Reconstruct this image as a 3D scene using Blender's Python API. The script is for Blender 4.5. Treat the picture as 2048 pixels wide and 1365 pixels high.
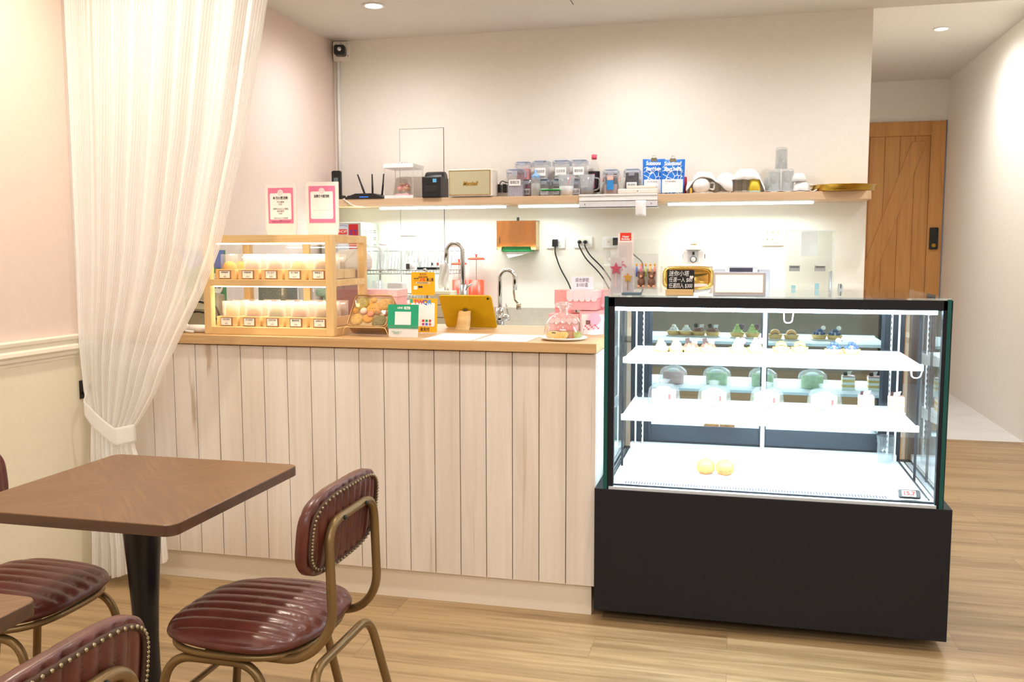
import bpy, math, random
from mathutils import Vector, Matrix
random.seed(7)
sc = bpy.context.scene
for o in list(bpy.data.objects): bpy.data.objects.remove(o)

# ------------------------------------------------------------------ camera
W_PX, H_PX, F_PX, CAM_H = 2048.0, 1365.0, 1806.57, 1.35
YAW, PITCH, ROLL = -0.241711, -0.097116, -0.001615
_f = Vector((math.sin(YAW)*math.cos(PITCH), math.cos(YAW)*math.cos(PITCH), math.sin(PITCH)))
_r = Vector((math.cos(YAW), -math.sin(YAW), 0)); _u = _r.cross(_f)
_r2 = _r*math.cos(ROLL)+_u*math.sin(ROLL); _u2 = -_r*math.sin(ROLL)+_u*math.cos(ROLL)
cam_data = bpy.data.cameras.new('camera'); cam = bpy.data.objects.new('camera', cam_data)
sc.collection.objects.link(cam); sc.camera = cam
cam_data.sensor_width = 36.0; cam_data.lens = F_PX/W_PX*36.0; cam_data.clip_start = 0.05; cam_data.clip_end = 60
cam.matrix_world = Matrix(((_r2.x,_u2.x,-_f.x,0),(_r2.y,_u2.y,-_f.y,0),(_r2.z,_u2.z,-_f.z,CAM_H),(0,0,0,1)))
def at_x(x, y, X):
    d = ray(x, y); return Vector((0,0,CAM_H)) + d*(X/d.x)
def ray(x, y): return _r2*(x-W_PX/2) - _u2*(y-(H_PX)/2) + _f*F_PX
def at_y(x, y, Y):
    d = ray(x, y); return Vector((0,0,CAM_H)) + d*(Y/d.y)
def at_z(x, y, z):
    d = ray(x, y); return Vector((0,0,CAM_H)) + d*((z-CAM_H)/d.z)

# ------------------------------------------------------------------ world, exposure, room lights
sc.view_settings.view_transform = 'Standard'; sc.view_settings.look = 'None'
sc.view_settings.exposure = 0.38; sc.view_settings.gamma = 1.0; sc.view_settings.use_curve_mapping = False
wd = bpy.data.worlds.new('world'); sc.world = wd; wd.use_nodes = True
wd.node_tree.nodes['Background'].inputs[0].default_value = (0.9,0.93,1,1)
wd.node_tree.nodes['Background'].inputs[1].default_value = 0.3
sc.cycles.max_bounces = 10; sc.cycles.transparent_max_bounces = 32
sc.cycles.diffuse_bounces = 5; sc.cycles.glossy_bounces = 6; sc.cycles.sample_clamp_indirect = 6.0

WARM = (1.0, 0.87, 0.70); MILD = (1.0, 0.975, 0.94); COOL = (0.93, 0.97, 1.0)
def lamp(name, kind, loc, energy, col, size=0.1, rot=(0,0,0), sy=None, spot=None, blend=0.6):
    d = bpy.data.lights.new(name, kind); d.energy = energy; d.color = col
    if kind == 'AREA':
        d.size = size
        if sy: d.shape = 'RECTANGLE'; d.size_y = sy
    else: d.shadow_soft_size = size
    if kind == 'SPOT': d.spot_size = spot or math.radians(110); d.spot_blend = blend
    o = bpy.data.objects.new(name, d); sc.collection.objects.link(o); o.location = loc; o.rotation_euler = rot
    return o
ZC = 2.72        # shop ceiling
DL_COOL = [(-1.977,4.83), tuple(at_z(1262,-16,2.72))[:2], (0.75,4.7)]
DL_SEAT = [(-2.0,2.55), (-0.75,2.6), (0.55,2.5), (-1.9,0.9), (-0.4,0.7), (1.1,0.8), (1.45,4.1)]
for i,(x,y) in enumerate(DL_COOL):
    lamp('downlight_beam','SPOT',(x,y,ZC-0.03), 36, (1.0,0.985,0.99), 0.05, (0,0,0), spot=math.radians(176), blend=1.0)
for i,(x,y) in enumerate(DL_SEAT):
    e = {0:58,1:34,2:28,3:26,4:23,5:23,6:26}[i]
    lamp('downlight_beam','SPOT',(x,y,ZC-0.03), e, WARM if i in (0,3) else MILD, 0.05, (0,0,0), spot=math.radians(176), blend=1.0)
lamp('downlight_beam','SPOT',(1.502,7.74,3.03), 50, (1,.97,.92), 0.05, (0,0,0), spot=math.radians(176), blend=1.0)
lamp('downlight_beam','SPOT',(1.62,6.75,3.03), 50, (1,.98,.95), 0.05, (0,0,0), spot=math.radians(176), blend=1.0)
lamp('front_fill_light','AREA',(-0.2,-1.4,ZC-.02), 80, (0.97,0.98,1.0), 3.2, (0,0,0), sy=1.6)  # added soft fill behind the camera, not a fixture of the room

# ------------------------------------------------------------------ materials
def s2l(c):
    if isinstance(c, str): c = [int(c[i:i+2],16)/255 for i in (0,2,4)]
    return tuple((v/12.92 if v <= 0.04045 else ((v+0.055)/1.055)**2.4) for v in c)
def newmat(name):
    m = bpy.data.materials.new(name); m.use_nodes = True
    nt = m.node_tree; b = nt.nodes['Principled BSDF']; return m, nt, b
def P(name, col, rough=0.5, metal=0.0, var=0.04, scale=30.0, bump=0.0, bscale=200.0, trans=0.0, emit=None, estr=0.0, coat=0.0, sss=0.0, alpha=1.0, spec=0.5):
    m, nt, b = newmat(name); c = s2l(col)
    n = nt.nodes.new('ShaderNodeTexNoise'); n.inputs['Scale'].default_value = scale; n.inputs['Detail'].default_value = 3
    tc = nt.nodes.new('ShaderNodeTexCoord'); nt.links.new(tc.outputs['Object'], n.inputs['Vector'])
    r = nt.nodes.new('ShaderNodeValToRGB'); nt.links.new(n.outputs['Fac'], r.inputs['Fac'])
    r.color_ramp.elements[0].position = 0.3; r.color_ramp.elements[1].position = 0.7
    r.color_ramp.elements[0].color = (*[max(0,v*(1-var)) for v in c],1); r.color_ramp.elements[1].color = (*[min(1,v*(1+var)) for v in c],1)
    nt.links.new(r.outputs['Color'], b.inputs['Base Color'])
    b.inputs['Roughness'].default_value = rough; b.inputs['Metallic'].default_value = metal
    b.inputs['Specular IOR Level'].default_value = spec
    if coat: b.inputs['Coat Weight'].default_value = coat; b.inputs['Coat Roughness'].default_value = 0.15
    if sss: b.inputs['Subsurface Weight'].default_value = sss; b.inputs['Subsurface Scale'].default_value = 0.01
    if trans: b.inputs['Transmission Weight'].default_value = trans
    if alpha < 1: b.inputs['Alpha'].default_value = alpha
    if emit: b.inputs['Emission Color'].default_value = (*s2l(emit),1); b.inputs['Emission Strength'].default_value = estr
    if bump:
        n2 = nt.nodes.new('ShaderNodeTexNoise'); n2.inputs['Scale'].default_value = bscale; nt.links.new(tc.outputs['Object'], n2.inputs['Vector'])
        bp = nt.nodes.new('ShaderNodeBump'); bp.inputs['Strength'].default_value = bump; bp.inputs['Distance'].default_value = 0.002
        nt.links.new(n2.outputs['Fac'], bp.inputs['Height']); nt.links.new(bp.outputs['Normal'], b.inputs['Normal'])
    return m
def EM(name, col, strength):
    m = bpy.data.materials.new(name); m.use_nodes = True; nt = m.node_tree; nt.nodes.clear()
    e = nt.nodes.new('ShaderNodeEmission'); o = nt.nodes.new('ShaderNodeOutputMaterial')
    e.inputs[0].default_value = (*s2l(col),1); e.inputs[1].default_value = strength; nt.links.new(e.outputs[0], o.inputs[0]); return m
def THIN(name, tint=(1,1,1), refl=0.08, rough=0.02, gain=1.0, haze=0.0, hazecol=(0.9,0.9,0.9), gcol=(1,1,1)):
    """thin clear sheet: see-through, with mirror reflection growing at grazing angles, optional milky haze"""
    m = bpy.data.materials.new(name); m.use_nodes = True; nt = m.node_tree; nt.nodes.clear()
    t = nt.nodes.new('ShaderNodeBsdfTransparent'); t.inputs[0].default_value = (*tint,1)
    g = nt.nodes.new('ShaderNodeBsdfGlossy'); g.inputs['Roughness'].default_value = rough; g.inputs[0].default_value = (*gcol,1)
    lw = nt.nodes.new('ShaderNodeLayerWeight'); lw.inputs[0].default_value = 0.35
    ma = nt.nodes.new('ShaderNodeMath'); ma.operation = 'MULTIPLY_ADD'; ma.inputs[1].default_value = 0.5*gain; ma.inputs[2].default_value = refl
    ma.use_clamp = True
    pw = nt.nodes.new('ShaderNodeMath'); pw.operation = 'POWER'; pw.inputs[1].default_value = 2.0
    nt.links.new(lw.outputs['Facing'], pw.inputs[0]); nt.links.new(pw.outputs[0], ma.inputs[0])
    mx = nt.nodes.new('ShaderNodeMixShader'); nt.links.new(ma.outputs[0], mx.inputs[0])
    if haze:
        d = nt.nodes.new('ShaderNodeBsdfDiffuse'); d.inputs[0].default_value = (*hazecol,1)
        tl = nt.nodes.new('ShaderNodeBsdfTranslucent'); tl.inputs[0].default_value = (*hazecol,1)
        m1 = nt.nodes.new('ShaderNodeMixShader'); m1.inputs[0].default_value = 0.5; nt.links.new(d.outputs[0], m1.inputs[1]); nt.links.new(tl.outputs[0], m1.inputs[2])
        m2 = nt.nodes.new('ShaderNodeMixShader'); m2.inputs[0].default_value = haze; nt.links.new(t.outputs[0], m2.inputs[1]); nt.links.new(m1.outputs[0], m2.inputs[2])
        nt.links.new(m2.outputs[0], mx.inputs[1])
    else: nt.links.new(t.outputs[0], mx.inputs[1])
    nt.links.new(g.outputs[0], mx.inputs[2])
    o = nt.nodes.new('ShaderNodeOutputMaterial'); nt.links.new(mx.outputs[0], o.inputs[0]); return m
def WOOD(name, c1, c2, axis='X', scale=1.0, rough=0.5, plank=None, seam=0.5, knots=None, coat=0.0):
    """grain stretched along axis; plank=(length,width) adds floor boards with their own tone"""
    m, nt, b = newmat(name); N = nt.nodes.new; L = nt.links.new
    tc = N('ShaderNodeTexCoord'); mp = N('ShaderNodeMapping'); L(tc.outputs['Object'], mp.inputs['Vector'])
    s = {'X':(1.2,22,22),'Y':(22,1.2,22),'Z':(22,22,1.2)}[axis]; mp.inputs['Scale'].default_value = [v*scale for v in s]
    vec = mp.outputs['Vector']; br = None
    if plank:
        br = N('ShaderNodeTexBrick'); br.inputs['Scale'].default_value = 1.0
        br.inputs['Brick Width'].default_value = plank[0]; br.inputs['Row Height'].default_value = plank[1]
        br.inputs['Mortar Size'].default_value = 0.0016; br.inputs['Mortar Smooth'].default_value = 0.2; br.inputs['Bias'].default_value = 0.0
        br.inputs['Color1'].default_value = (0,0,0,1); br.inputs['Color2'].default_value = (1,1,1,1); br.inputs['Mortar'].default_value = (0.5,0.5,0.5,1)
        br.offset = 0.37; br.offset_frequency = 2
        L(tc.outputs['Object'], br.inputs['Vector'])
        va = N('ShaderNodeVectorMath'); va.operation = 'MULTIPLY_ADD'; va.inputs[1].default_value = (7.3,5.1,3.7)
        L(br.outputs['Color'], va.inputs[0]); L(mp.outputs['Vector'], va.inputs[2]); vec = va.outputs[0]
    n = N('ShaderNodeTexNoise'); n.inputs['Scale'].default_value = 1.0; n.inputs['Detail'].default_value = 6; n.inputs['Roughness'].default_value = 0.62; n.inputs['Distortion'].default_value = 0.8
    L(vec, n.inputs['Vector'])
    n2 = N('ShaderNodeTexNoise'); n2.inputs['Scale'].default_value = 0.22; n2.inputs['Detail'].default_value = 3; L(vec, n2.inputs['Vector'])
    ad = N('ShaderNodeMath'); ad.operation = 'MULTIPLY_ADD'; ad.inputs[1].default_value = 0.6; L(n2.outputs['Fac'], ad.inputs[0]); 
    sb = N('ShaderNodeMath'); sb.operation = 'MULTIPLY'; sb.inputs[1].default_value = 0.6; L(n.outputs['Fac'], sb.inputs[0]); L(sb.outputs[0], ad.inputs[2])
    last = ad.outputs[0]
    if plank:
        pa = N('ShaderNodeMath'); pa.operation = 'MULTIPLY_ADD'; pa.inputs[1].default_value = 0.10; L(br.outputs['Color'], pa.inputs[0]); L(last, pa.inputs[2])
        last = pa.outputs[0]
    r = N('ShaderNodeValToRGB'); L(last, r.inputs['Fac'])
    r.color_ramp.elements[0].position = 0.42; r.color_ramp.elements[0].color = (*s2l(c1),1)
    r.color_ramp.elements[1].position = 0.72; r.color_ramp.elements[1].color = (*s2l(c2),1)
    col = r.outputs['Color']
    if knots:
        n3 = N('ShaderNodeTexNoise'); n3.inputs['Scale'].default_value = 0.45; n3.inputs['Detail'].default_value = 5; n3.inputs['Distortion'].default_value = 1.5; L(vec, n3.inputs['Vector'])
        r3 = N('ShaderNodeValToRGB'); L(n3.outputs['Fac'], r3.inputs['Fac']); r3.color_ramp.elements[0].position = 0.645; r3.color_ramp.elements[0].color = (0,0,0,1)
        r3.color_ramp.elements[1].position = 0.70; r3.color_ramp.elements[1].color = (0.75,0.75,0.75,1)
        mk = N('ShaderNodeMixRGB'); L(r3.outputs['Color'], mk.inputs[0]); L(col, mk.inputs[1]); mk.inputs[2].default_value = (*s2l(knots),1); col = mk.outputs[0]
    if plank:
        ms = N('ShaderNodeMixRGB'); mf = N('ShaderNodeMath'); mf.operation = 'MULTIPLY'; mf.inputs[1].default_value = seam; L(br.outputs['Fac'], mf.inputs[0])
        L(mf.outputs[0], ms.inputs[0]); L(col, ms.inputs[1]); ms.inputs[2].default_value = (*[v*0.35 for v in s2l(c1)],1); col = ms.outputs[0]
    L(col, b.inputs['Base Color']); b.inputs['Roughness'].default_value = rough
    if coat: b.inputs['Coat Weight'].default_value = coat; b.inputs['Coat Roughness'].default_value = 0.2
    bp = N('ShaderNodeBump'); bp.inputs['Strength'].default_value = 0.12; bp.inputs['Distance'].default_value = 0.001; L(n.outputs['Fac'], bp.inputs['Height']); L(bp.outputs['Normal'], b.inputs['Normal'])
    return m

# ------------------------------------------------------------------ mesh builder
class MB:
    def __init__(s): s.v = []; s.f = []; s.xf = None
    def add(s, vs, fs):
        o = len(s.v)
        s.v += [tuple(s.xf @ Vector(v)) if s.xf else tuple(v) for v in vs]
        s.f += [tuple(i+o for i in f) for f in fs]; return s
    def box(s, x0,x1,y0,y1,z0,z1):
        vs = [(x0,y0,z0),(x1,y0,z0),(x1,y1,z0),(x0,y1,z0),(x0,y0,z1),(x1,y0,z1),(x1,y1,z1),(x0,y1,z1)]
        return s.add(vs, [(0,3,2,1),(4,5,6,7),(0,1,5,4),(1,2,6,5),(2,3,7,6),(3,0,4,7)])
    def cbox(s, c, d): return s.box(c[0]-d[0]/2,c[0]+d[0]/2,c[1]-d[1]/2,c[1]+d[1]/2,c[2]-d[2]/2,c[2]+d[2]/2)
    def lathe(s, prof, c=(0,0,0), seg=32, axis='Z', sx=1.0, sy=1.0, rib=0.0, nrib=0):
        vs = []; fs = []; n = len(prof)
        for i in range(seg):
            a = 2*math.pi*i/seg; k = 1+rib*math.cos(nrib*a) if nrib else 1
            for (r,z) in prof:
                p = (r*k*sx*math.cos(a), r*k*sy*math.sin(a), z)
                if axis == 'Y': p = (p[0], p[2], p[1])
                if axis == 'X': p = (p[2], p[0], p[1])
                vs.append((p[0]+c[0],p[1]+c[1],p[2]+c[2]))
        for i in range(seg):
            j = (i+1)%seg
            for k in range(n-1):
                q = (i*n+k, j*n+k, j*n+k+1, i*n+k+1)
                fs.append(q if axis != 'Y' else q[::-1])
        if abs(prof[0][0]) > 1e-6 and False: pass
        return s.add(vs, fs)
    def cyl(s, c, r, h, axis='Z', seg=24, r2=None):
        r2 = r if r2 is None else r2
        return s.lathe([(0,0),(r,0),(r2,h),(0,h)], c, seg, axis)
    def sphere(s, c, r, sx=1, sy=1, sz=1, seg=20, rings=12, bottom=-90, top=90):
        prof = [(r*math.cos(math.radians(bottom+(top-bottom)*i/rings)), r*sz*math.sin(math.radians(bottom+(top-bottom)*i/rings))) for i in range(rings+1)]
        return s.lathe(prof, c, seg, 'Z', sx, sy)
    def tube(s, pts, r, seg=10, closed=False, caps=True):
        pts = [Vector(p) for p in pts]; n = len(pts); vs = []; fs = []
        T = []
        for i in range(n):
            a = pts[(i-1)%n] if (closed or i>0) else pts[i]; b = pts[(i+1)%n] if (closed or i<n-1) else pts[i]
            T.append((b-a).normalized())
        up = Vector((0,0,1)) if abs(T[0].z) < 0.9 else Vector((1,0,0))
        N = (up - T[0]*up.dot(T[0])).normalized()
        for i in range(n):
            if i: N = (N - T[i]*N.dot(T[i])).normalized()
            B = T[i].cross(N); rr = r[i] if isinstance(r,(list,tuple)) else r
            for k in range(seg):
                a = 2*math.pi*k/seg; vs.append(tuple(pts[i]+N*math.cos(a)*rr+B*math.sin(a)*rr))
        m = n if closed else n-1
        for i in range(m):
            j = (i+1)%n
            for k in range(seg):
                l = (k+1)%seg; fs.append((i*seg+k, i*seg+l, j*seg+l, j*seg+k))
        if caps and not closed: fs.append(tuple(range(seg))[::-1]); fs.append(tuple((n-1)*seg+k for k in range(seg)))
        return s.add(vs, fs)
    def prism(s, poly, d0, d1, plane='XZ'):
        """poly 2D; XZ: extruded along y from d0 to d1; XY along z; YZ along x"""
        n = len(poly)
        def mk(p,d): return {'XZ':(p[0],d,p[1]),'XY':(p[0],p[1],d),'YZ':(d,p[0],p[1])}[plane]
        vs = [mk(p,d0) for p in poly]+[mk(p,d1) for p in poly]
        fs = [tuple(range(n)), tuple(range(2*n-1,n-1,-1))]+[(i,i+n,(i+1)%n+n,(i+1)%n) for i in range(n)]
        if plane != 'XZ': fs = [f[::-1] for f in fs]
        return s.add(vs, fs)
    def grid(s, fn, nu, nv, closeu=False):
        vs = [tuple(fn(i/(nu-(0 if closeu else 1)), j/(nv-1))) for i in range(nu) for j in range(nv)]; fs = []
        for i in range(nu if closeu else nu-1):
            k = (i+1)%nu
            for j in range(nv-1): fs.append((i*nv+j, k*nv+j, k*nv+j+1, i*nv+j+1))
        return s.add(vs, fs)
    def build(s, name, mat, parent=None, smooth=False, bevel=0, seg=2, label=None, solid=0, loc=None, rot=None, uv=None):
        me = bpy.data.meshes.new(name); me.from_pydata(s.v, [], s.f); me.update()
        import bmesh as _b
        bm = _b.new(); bm.from_mesh(me); _b.ops.remove_doubles(bm, verts=bm.verts, dist=1e-6); _b.ops.recalc_face_normals(bm, faces=bm.faces); bm.to_mesh(me); bm.free()
        o = bpy.data.objects.new(name, me); sc.collection.objects.link(o)
        if mat: me.materials.append(mat)
        if smooth:
            for p in me.polygons: p.use_smooth = True
            if smooth == 'auto':
                try: me.set_sharp_from_angle(angle=math.radians(35))
                except Exception: pass
        if solid: md = o.modifiers.new('s','SOLIDIFY'); md.thickness = solid
        if bevel:
            md = o.modifiers.new('b','BEVEL'); md.width = bevel; md.segments = seg; md.limit_method = 'ANGLE'; md.angle_limit = math.radians(40)
        if parent: o.parent = parent
        if loc: o.location = loc
        if rot: o.rotation_euler = rot
        if label: o['label'] = label
        return o
def rrect(x0,x1,z0,z1,r,n=5):
    out = []
    for (cx,cz,a0) in ((x1-r,z1-r,0),(x0+r,z1-r,90),(x0+r,z0+r,180),(x1-r,z0+r,270)):
        for i in range(n+1):
            a = math.radians(a0+90*i/n); out.append((cx+r*math.cos(a), cz+r*math.sin(a)))
    return out
def arc(c, r, a0, a1, n=8, ax=((1,0,0),(0,0,1))):
    c = Vector(c); u = Vector(ax[0]); v = Vector(ax[1])
    return [tuple(c+u*r*math.cos(math.radians(a0+(a1-a0)*i/n))+v*r*math.sin(math.radians(a0+(a1-a0)*i/n))) for i in range(n+1)]
def fillet(pts, r, n=6):
    """round the corners of a polyline"""
    pts = [Vector(p) for p in pts]; out = [pts[0]]
    for i in range(1,len(pts)-1):
        a,b,c = pts[i-1],pts[i],pts[i+1]; rr = r[i-1] if isinstance(r,(list,tuple)) else r
        d1 = (a-b); d2 = (c-b); k = min(rr, d1.length*0.49, d2.length*0.49); p = b+d1.normalized()*k; q = b+d2.normalized()*k
        for j in range(n+1):
            t = j/n; out.append(p*(1-t)**2+b*2*t*(1-t)+q*t*t)
    out.append(pts[-1]); return out
def tag(o, label, cat, group=None, kind=None):
    o['label'] = label; o['category'] = cat
    if group: o['group'] = group
    if kind: o['kind'] = kind
    return o
def thing(name, label, cat, loc=(0,0,0), rz=0, group=None, rx=0):
    o = bpy.data.objects.new(name, None); o.empty_display_size = 0.05; sc.collection.objects.link(o)
    o.location = loc; o.rotation_euler = (rx,0,rz); return tag(o, label, cat, group)
def struct(o): o['kind'] = 'structure'; return o
def copy_tree(o, parent=None):
    c = o.copy(); sc.collection.objects.link(c); c.parent = parent
    for ch in o.children: copy_tree(ch, c)
    return c
def again(o, loc, rz=None, label=None, group=None, rx=None, scale=None):
    c = copy_tree(o); c.location = loc
    if rz is not None: c.rotation_euler = (c.rotation_euler[0] if rx is None else rx,0,rz)
    if label: c['label'] = label
    if group: c['group'] = group
    if scale: c.scale = (scale,)*3 if not isinstance(scale,tuple) else scale
    return c
def text(s, name, mat, parent, loc, size, width=None, rot=(math.pi/2,0,0), align='CENTER', ext=0.0002, spacing=1.0, shear=0.0, bold=0.0, lines=1.0, label=None):
    cu = bpy.data.curves.new('t','FONT'); cu.body = s; cu.size = size; cu.align_x = align; cu.align_y = 'CENTER'; cu.extrude = ext
    cu.space_character = spacing; cu.shear = shear; cu.offset = bold; cu.space_line = lines; cu.resolution_u = 3
    t = bpy.data.objects.new('t', cu); sc.collection.objects.link(t)
    dg = bpy.context.evaluated_depsgraph_get(); me = bpy.data.meshes.new_from_object(t.evaluated_get(dg))
    bpy.data.objects.remove(t); bpy.data.curves.remove(cu)
    o = bpy.data.objects.new(name, me); sc.collection.objects.link(o); me.materials.clear(); me.materials.append(mat)
    if width and len(me.vertices):
        xs = [v.co.x for v in me.vertices]; w = max(xs)-min(xs); k = width/w if w > 0 else 1
        for v in me.vertices: v.co.x *= k
    o.parent = parent; o.location = loc; o.rotation_euler = rot
    if label: o['label'] = label
    return o

# ------------------------------------------------------------------ palette
m_floor = WOOD('oak_floor','78603f','b2946c','X',2.1,0.36,(1.22,0.18),0.35)
m_marble = P('pale_marble','e4e4e6',0.25,var=0.06,scale=3)
m_ceil = P('ceiling_paint','ded8d0',0.9,var=0.01)
m_back = P('cream_wall','ece5da',0.85,var=0.012,bump=0.05,bscale=400)
m_pink = P('blush_wallpaper','e4d1c6',0.85,var=0.015,bump=0.08,bscale=500)
m_cream = P('cream_panel','e9e0c8',0.7,var=0.01)
m_trim = P('cream_moulding','efe8d6',0.5,var=0.01)
m_right = P('white_wall','efebe4',0.8,var=0.012)
m_plank = WOOD('whitewashed_plank','dacdc0','efe6dd','Z',0.9,0.6,knots='b89c80')
m_kick = P('cream_plinth','eee4d2',0.6,var=0.01)
m_gap = P('dark_gap','2a211c',0.9)
m_oak = WOOD('oak_worktop','b98f5e','d8b280','X',1.3,0.45)
m_shelfwood = WOOD('oak_shelf','c8a27c','e0c09c','X',1.3,0.5)
m_pine = WOOD('pine_frame','d6ab6c','e9c990','X',1.0,0.5)
m_pinez = WOOD('pine_post','d6ab6c','e9c990','Z',1.0,0.5)
m_door = WOOD('cedar_door','b0763a','cb9252','Z',1.0,0.55)
m_white = P('white_plastic','f2f1ee',0.35)
m_offw = P('ivory_plastic','eee6da',0.45)
m_black = P('black_plastic','141416',0.4)
m_blackm = P('black_powder_coat','1a1b20',0.6,spec=.3,bump=0.1,bscale=900)
m_chrome = P('brushed_steel','c9c9c8',0.22,1.0,bump=0.05,bscale=300)
m_sink = P('satin_steel','d2ccc0',0.42,0.6,bump=0.05,bscale=300)
m_mirror = P('chrome','dcdcdc',0.06,1.0)
m_rose = P('rose_gold_mirror','d59a66',0.06,1.0)
m_gold = P('gold_plastic','e9c067',0.18,0.85)
m_brass = P('brass','b8923c',0.28,1.0)
m_bronze = P('bronze_tube','856a42',0.36,0.5,var=0.08,scale=10)
m_glass = THIN('clear_glass',(0.97,0.98,0.98),0.05)
m_pane = THIN('cabinet_glass',(0.98,0.985,0.985),0.02,gain=0.5)
m_caseglass = THIN('case_glass',(0.97,0.985,0.98),0.01,gain=0.18)
m_acryl = THIN('clear_acrylic',(0.98,0.98,0.98),0.04,gain=0.8)
m_frost = THIN('frosted_plastic',(0.96,0.97,0.98),0.04,0.15,haze=0.26,hazecol=(0.82,0.85,0.88))
m_bag = THIN('cellophane',(0.97,0.97,0.97),0.10,0.12,haze=0.08)
m_paper = P('white_paper','f4f2f0',0.8)
m_ink = P('dark_ink','3a3634',0.8)
m_pinkcard = P('rose_card','e07aa0',0.7)
m_palepink = P('pale_pink_card','f3b9bd',0.6)
m_boxpink = P('salmon_pink_card','f2a0a0',0.6)
m_tube = EM('tube_light',(0.84,0.98,1.0),8.0)
m_led = EM('led_strip',(0.78,0.91,1.0),20.0)
m_ledw = EM('warm_led_strip',(1.0,0.90,0.74),9.0)
m_dl = EM('downlight_lens',(0.97,0.98,1.0),25.0)
m_red = P('red_plastic','e0301c',0.4)
m_teal = P('green_glass_edge','0d5350',0.2)

# ================================================================== THE ROOM
XL, XR, YB, YF, YC = -2.57, 2.024, 5.585, -3.0, 9.963
ZC2 = 3.067
struct(MB().box(XL-.1,XR+.1,YF-.1,7.02,-.1,0).build('floor', m_floor))
struct(MB().box(XL-.1,XR+.1,7.02,YC+.1,-.1,0.001).build('floor', m_marble))
struct(MB().box(XL-.1,XR+.1,YF-.1,YB,ZC,ZC2+.1).build('ceiling', m_ceil))
struct(MB().box(.7,XR+.1,YB,YC+.1,ZC2,ZC2+.1).build('ceiling', m_ceil))
struct(MB().box(XL-.1,.726,YB,YC,0,ZC2).build('wall_back', m_back))
struct(MB().box(XL-.1,XL,YF,YB,0,ZC).build('wall_left', m_pink))
struct(MB().box(XR,XR+.1,YF,YC,0,ZC2).build('wall_right', m_right))
struct(MB().box(XL-.1,XR+.1,YF-.1,YF,0,ZC2).build('wall_front', P('taupe_wall','9a948c',.85)))
struct(MB().box(.726,XR,YC,YC+.1,0,ZC2).build('wall_corridor_end', m_back))
struct(MB().box(XL,XL+.008,YF,3.2,0,.942).build('trim_1', m_cream))
prof = [(0,.936),(.010,.936),(.012,.948),(.020,.953),(.022,.965),(.032,.975),(.030,.988),(.018,.996),(.020,1.008),(.028,1.013),(.030,1.026),(0,1.030)]
struct(MB().prism([(YF,0)]*0+[(XL+x,z) for x,z in prof], YF, 3.2, 'XZ').build('trim_2', m_trim, bevel=.001))
# flush access panel in the back wall: shadow gap, then the panel
ap = struct(MB().box(-2.123,-1.822,YB-.0015,YB,1.02,2.147).build('trim_3', m_gap))
pn = struct(MB().box(-2.120,-1.825,YB-.004,YB-.001,1.02,2.1445).build('trim_4', m_back))
# ceiling hatch outline
MBh = MB().box(-1.50,-.90,4.47,5.09,ZC-.0015,ZC); hatch = struct(MBh.build('trim_5', m_gap))
struct(MB().box(-1.497,-.903,4.473,5.087,ZC-.004,ZC-.001).build('trim_6', m_ceil))
# corridor door: frame, planks, rails, brace
D0, D1, DT = .95, 2.010, 2.657
dr = MB().box(D0,D1,YC-.012,YC,0,DT).build('door_1', m_door); struct(dr)
f = MB()
for x0,x1 in ((D0,D0+.07),(D1-.135,D1)): f.box(x0,x1,YC-.04,YC-.012,0,DT)
f.box(D0+.07,D1-.135,YC-.04,YC-.012,DT-.14,DT); f.box(D0+.07,D1-.135,YC-.04,YC-.012,0,.2); f.build('door_frame', m_door, dr, bevel=.004)
pl = MB(); k = 6; w = (D1-.135-D0-.07)/k
for i in range(k): pl.box(D0+.07+i*w+.002, D0+.07+(i+1)*w-.002, YC-.022, YC-.012, .2, DT-.14)
pl.build('panel', m_door, dr, bevel=.002)
bz = [at_y(px,py,YC-.03) for px,py in ((1853,282),(1824,284),(1700,600),(1731,600))]
MB().prism([(v.x,v.z) for v in bz], YC-.036, YC-.022).build('brace', m_door, dr, bevel=.003)
lk = MB().prism(rrect(D1-.115,D1-.035,1.38,1.60,.01), YC-.065, YC-.04).build('door_lock', m_black, dr)
MB().cyl((D1-.075,YC-.066,1.42),.02,.002,'Y').build('lock_button', m_brass, lk)
# door threshold edge line on the right: aluminium strip
struct(MB().box(D1,D1+.014,YC-.02,YC,0,DT+.01).build('trim_7', P('blue_grey_seal','8a93ac',0.5)))

# conduit in the corner under the security camera
cd = MB().tube([(XL+.035,YB-.012,2.60),(XL+.035,YB-.012,1.69)],.011,8); tag(cd.build('cable_conduit', m_white, smooth=True), 'thin white cable conduit running down the corner under the security camera', 'pipe')

def downlight(x, y, z, label):
    t = thing('downlight', label, 'ceiling light', (x,y,z), group='recessed ceiling lights')
    MB().lathe([(.043,-.001),(.060,-.001),(.062,-.006),(.050,-.008),(.043,-.004),(.043,-.001)],seg=32).build('trim_ring', m_white, t, True)
    MB().cyl((0,0,-.004),.043,.003).build('lens', m_dl, t); return t
for i,(x,y) in enumerate(DL_COOL[:1]): downlight(x,y,ZC,'round recessed downlight glowing above the shelf end near the left security camera')
downlight(1.502,7.74,ZC2,'round recessed downlight in the higher corridor ceiling before the wooden door')

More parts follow.
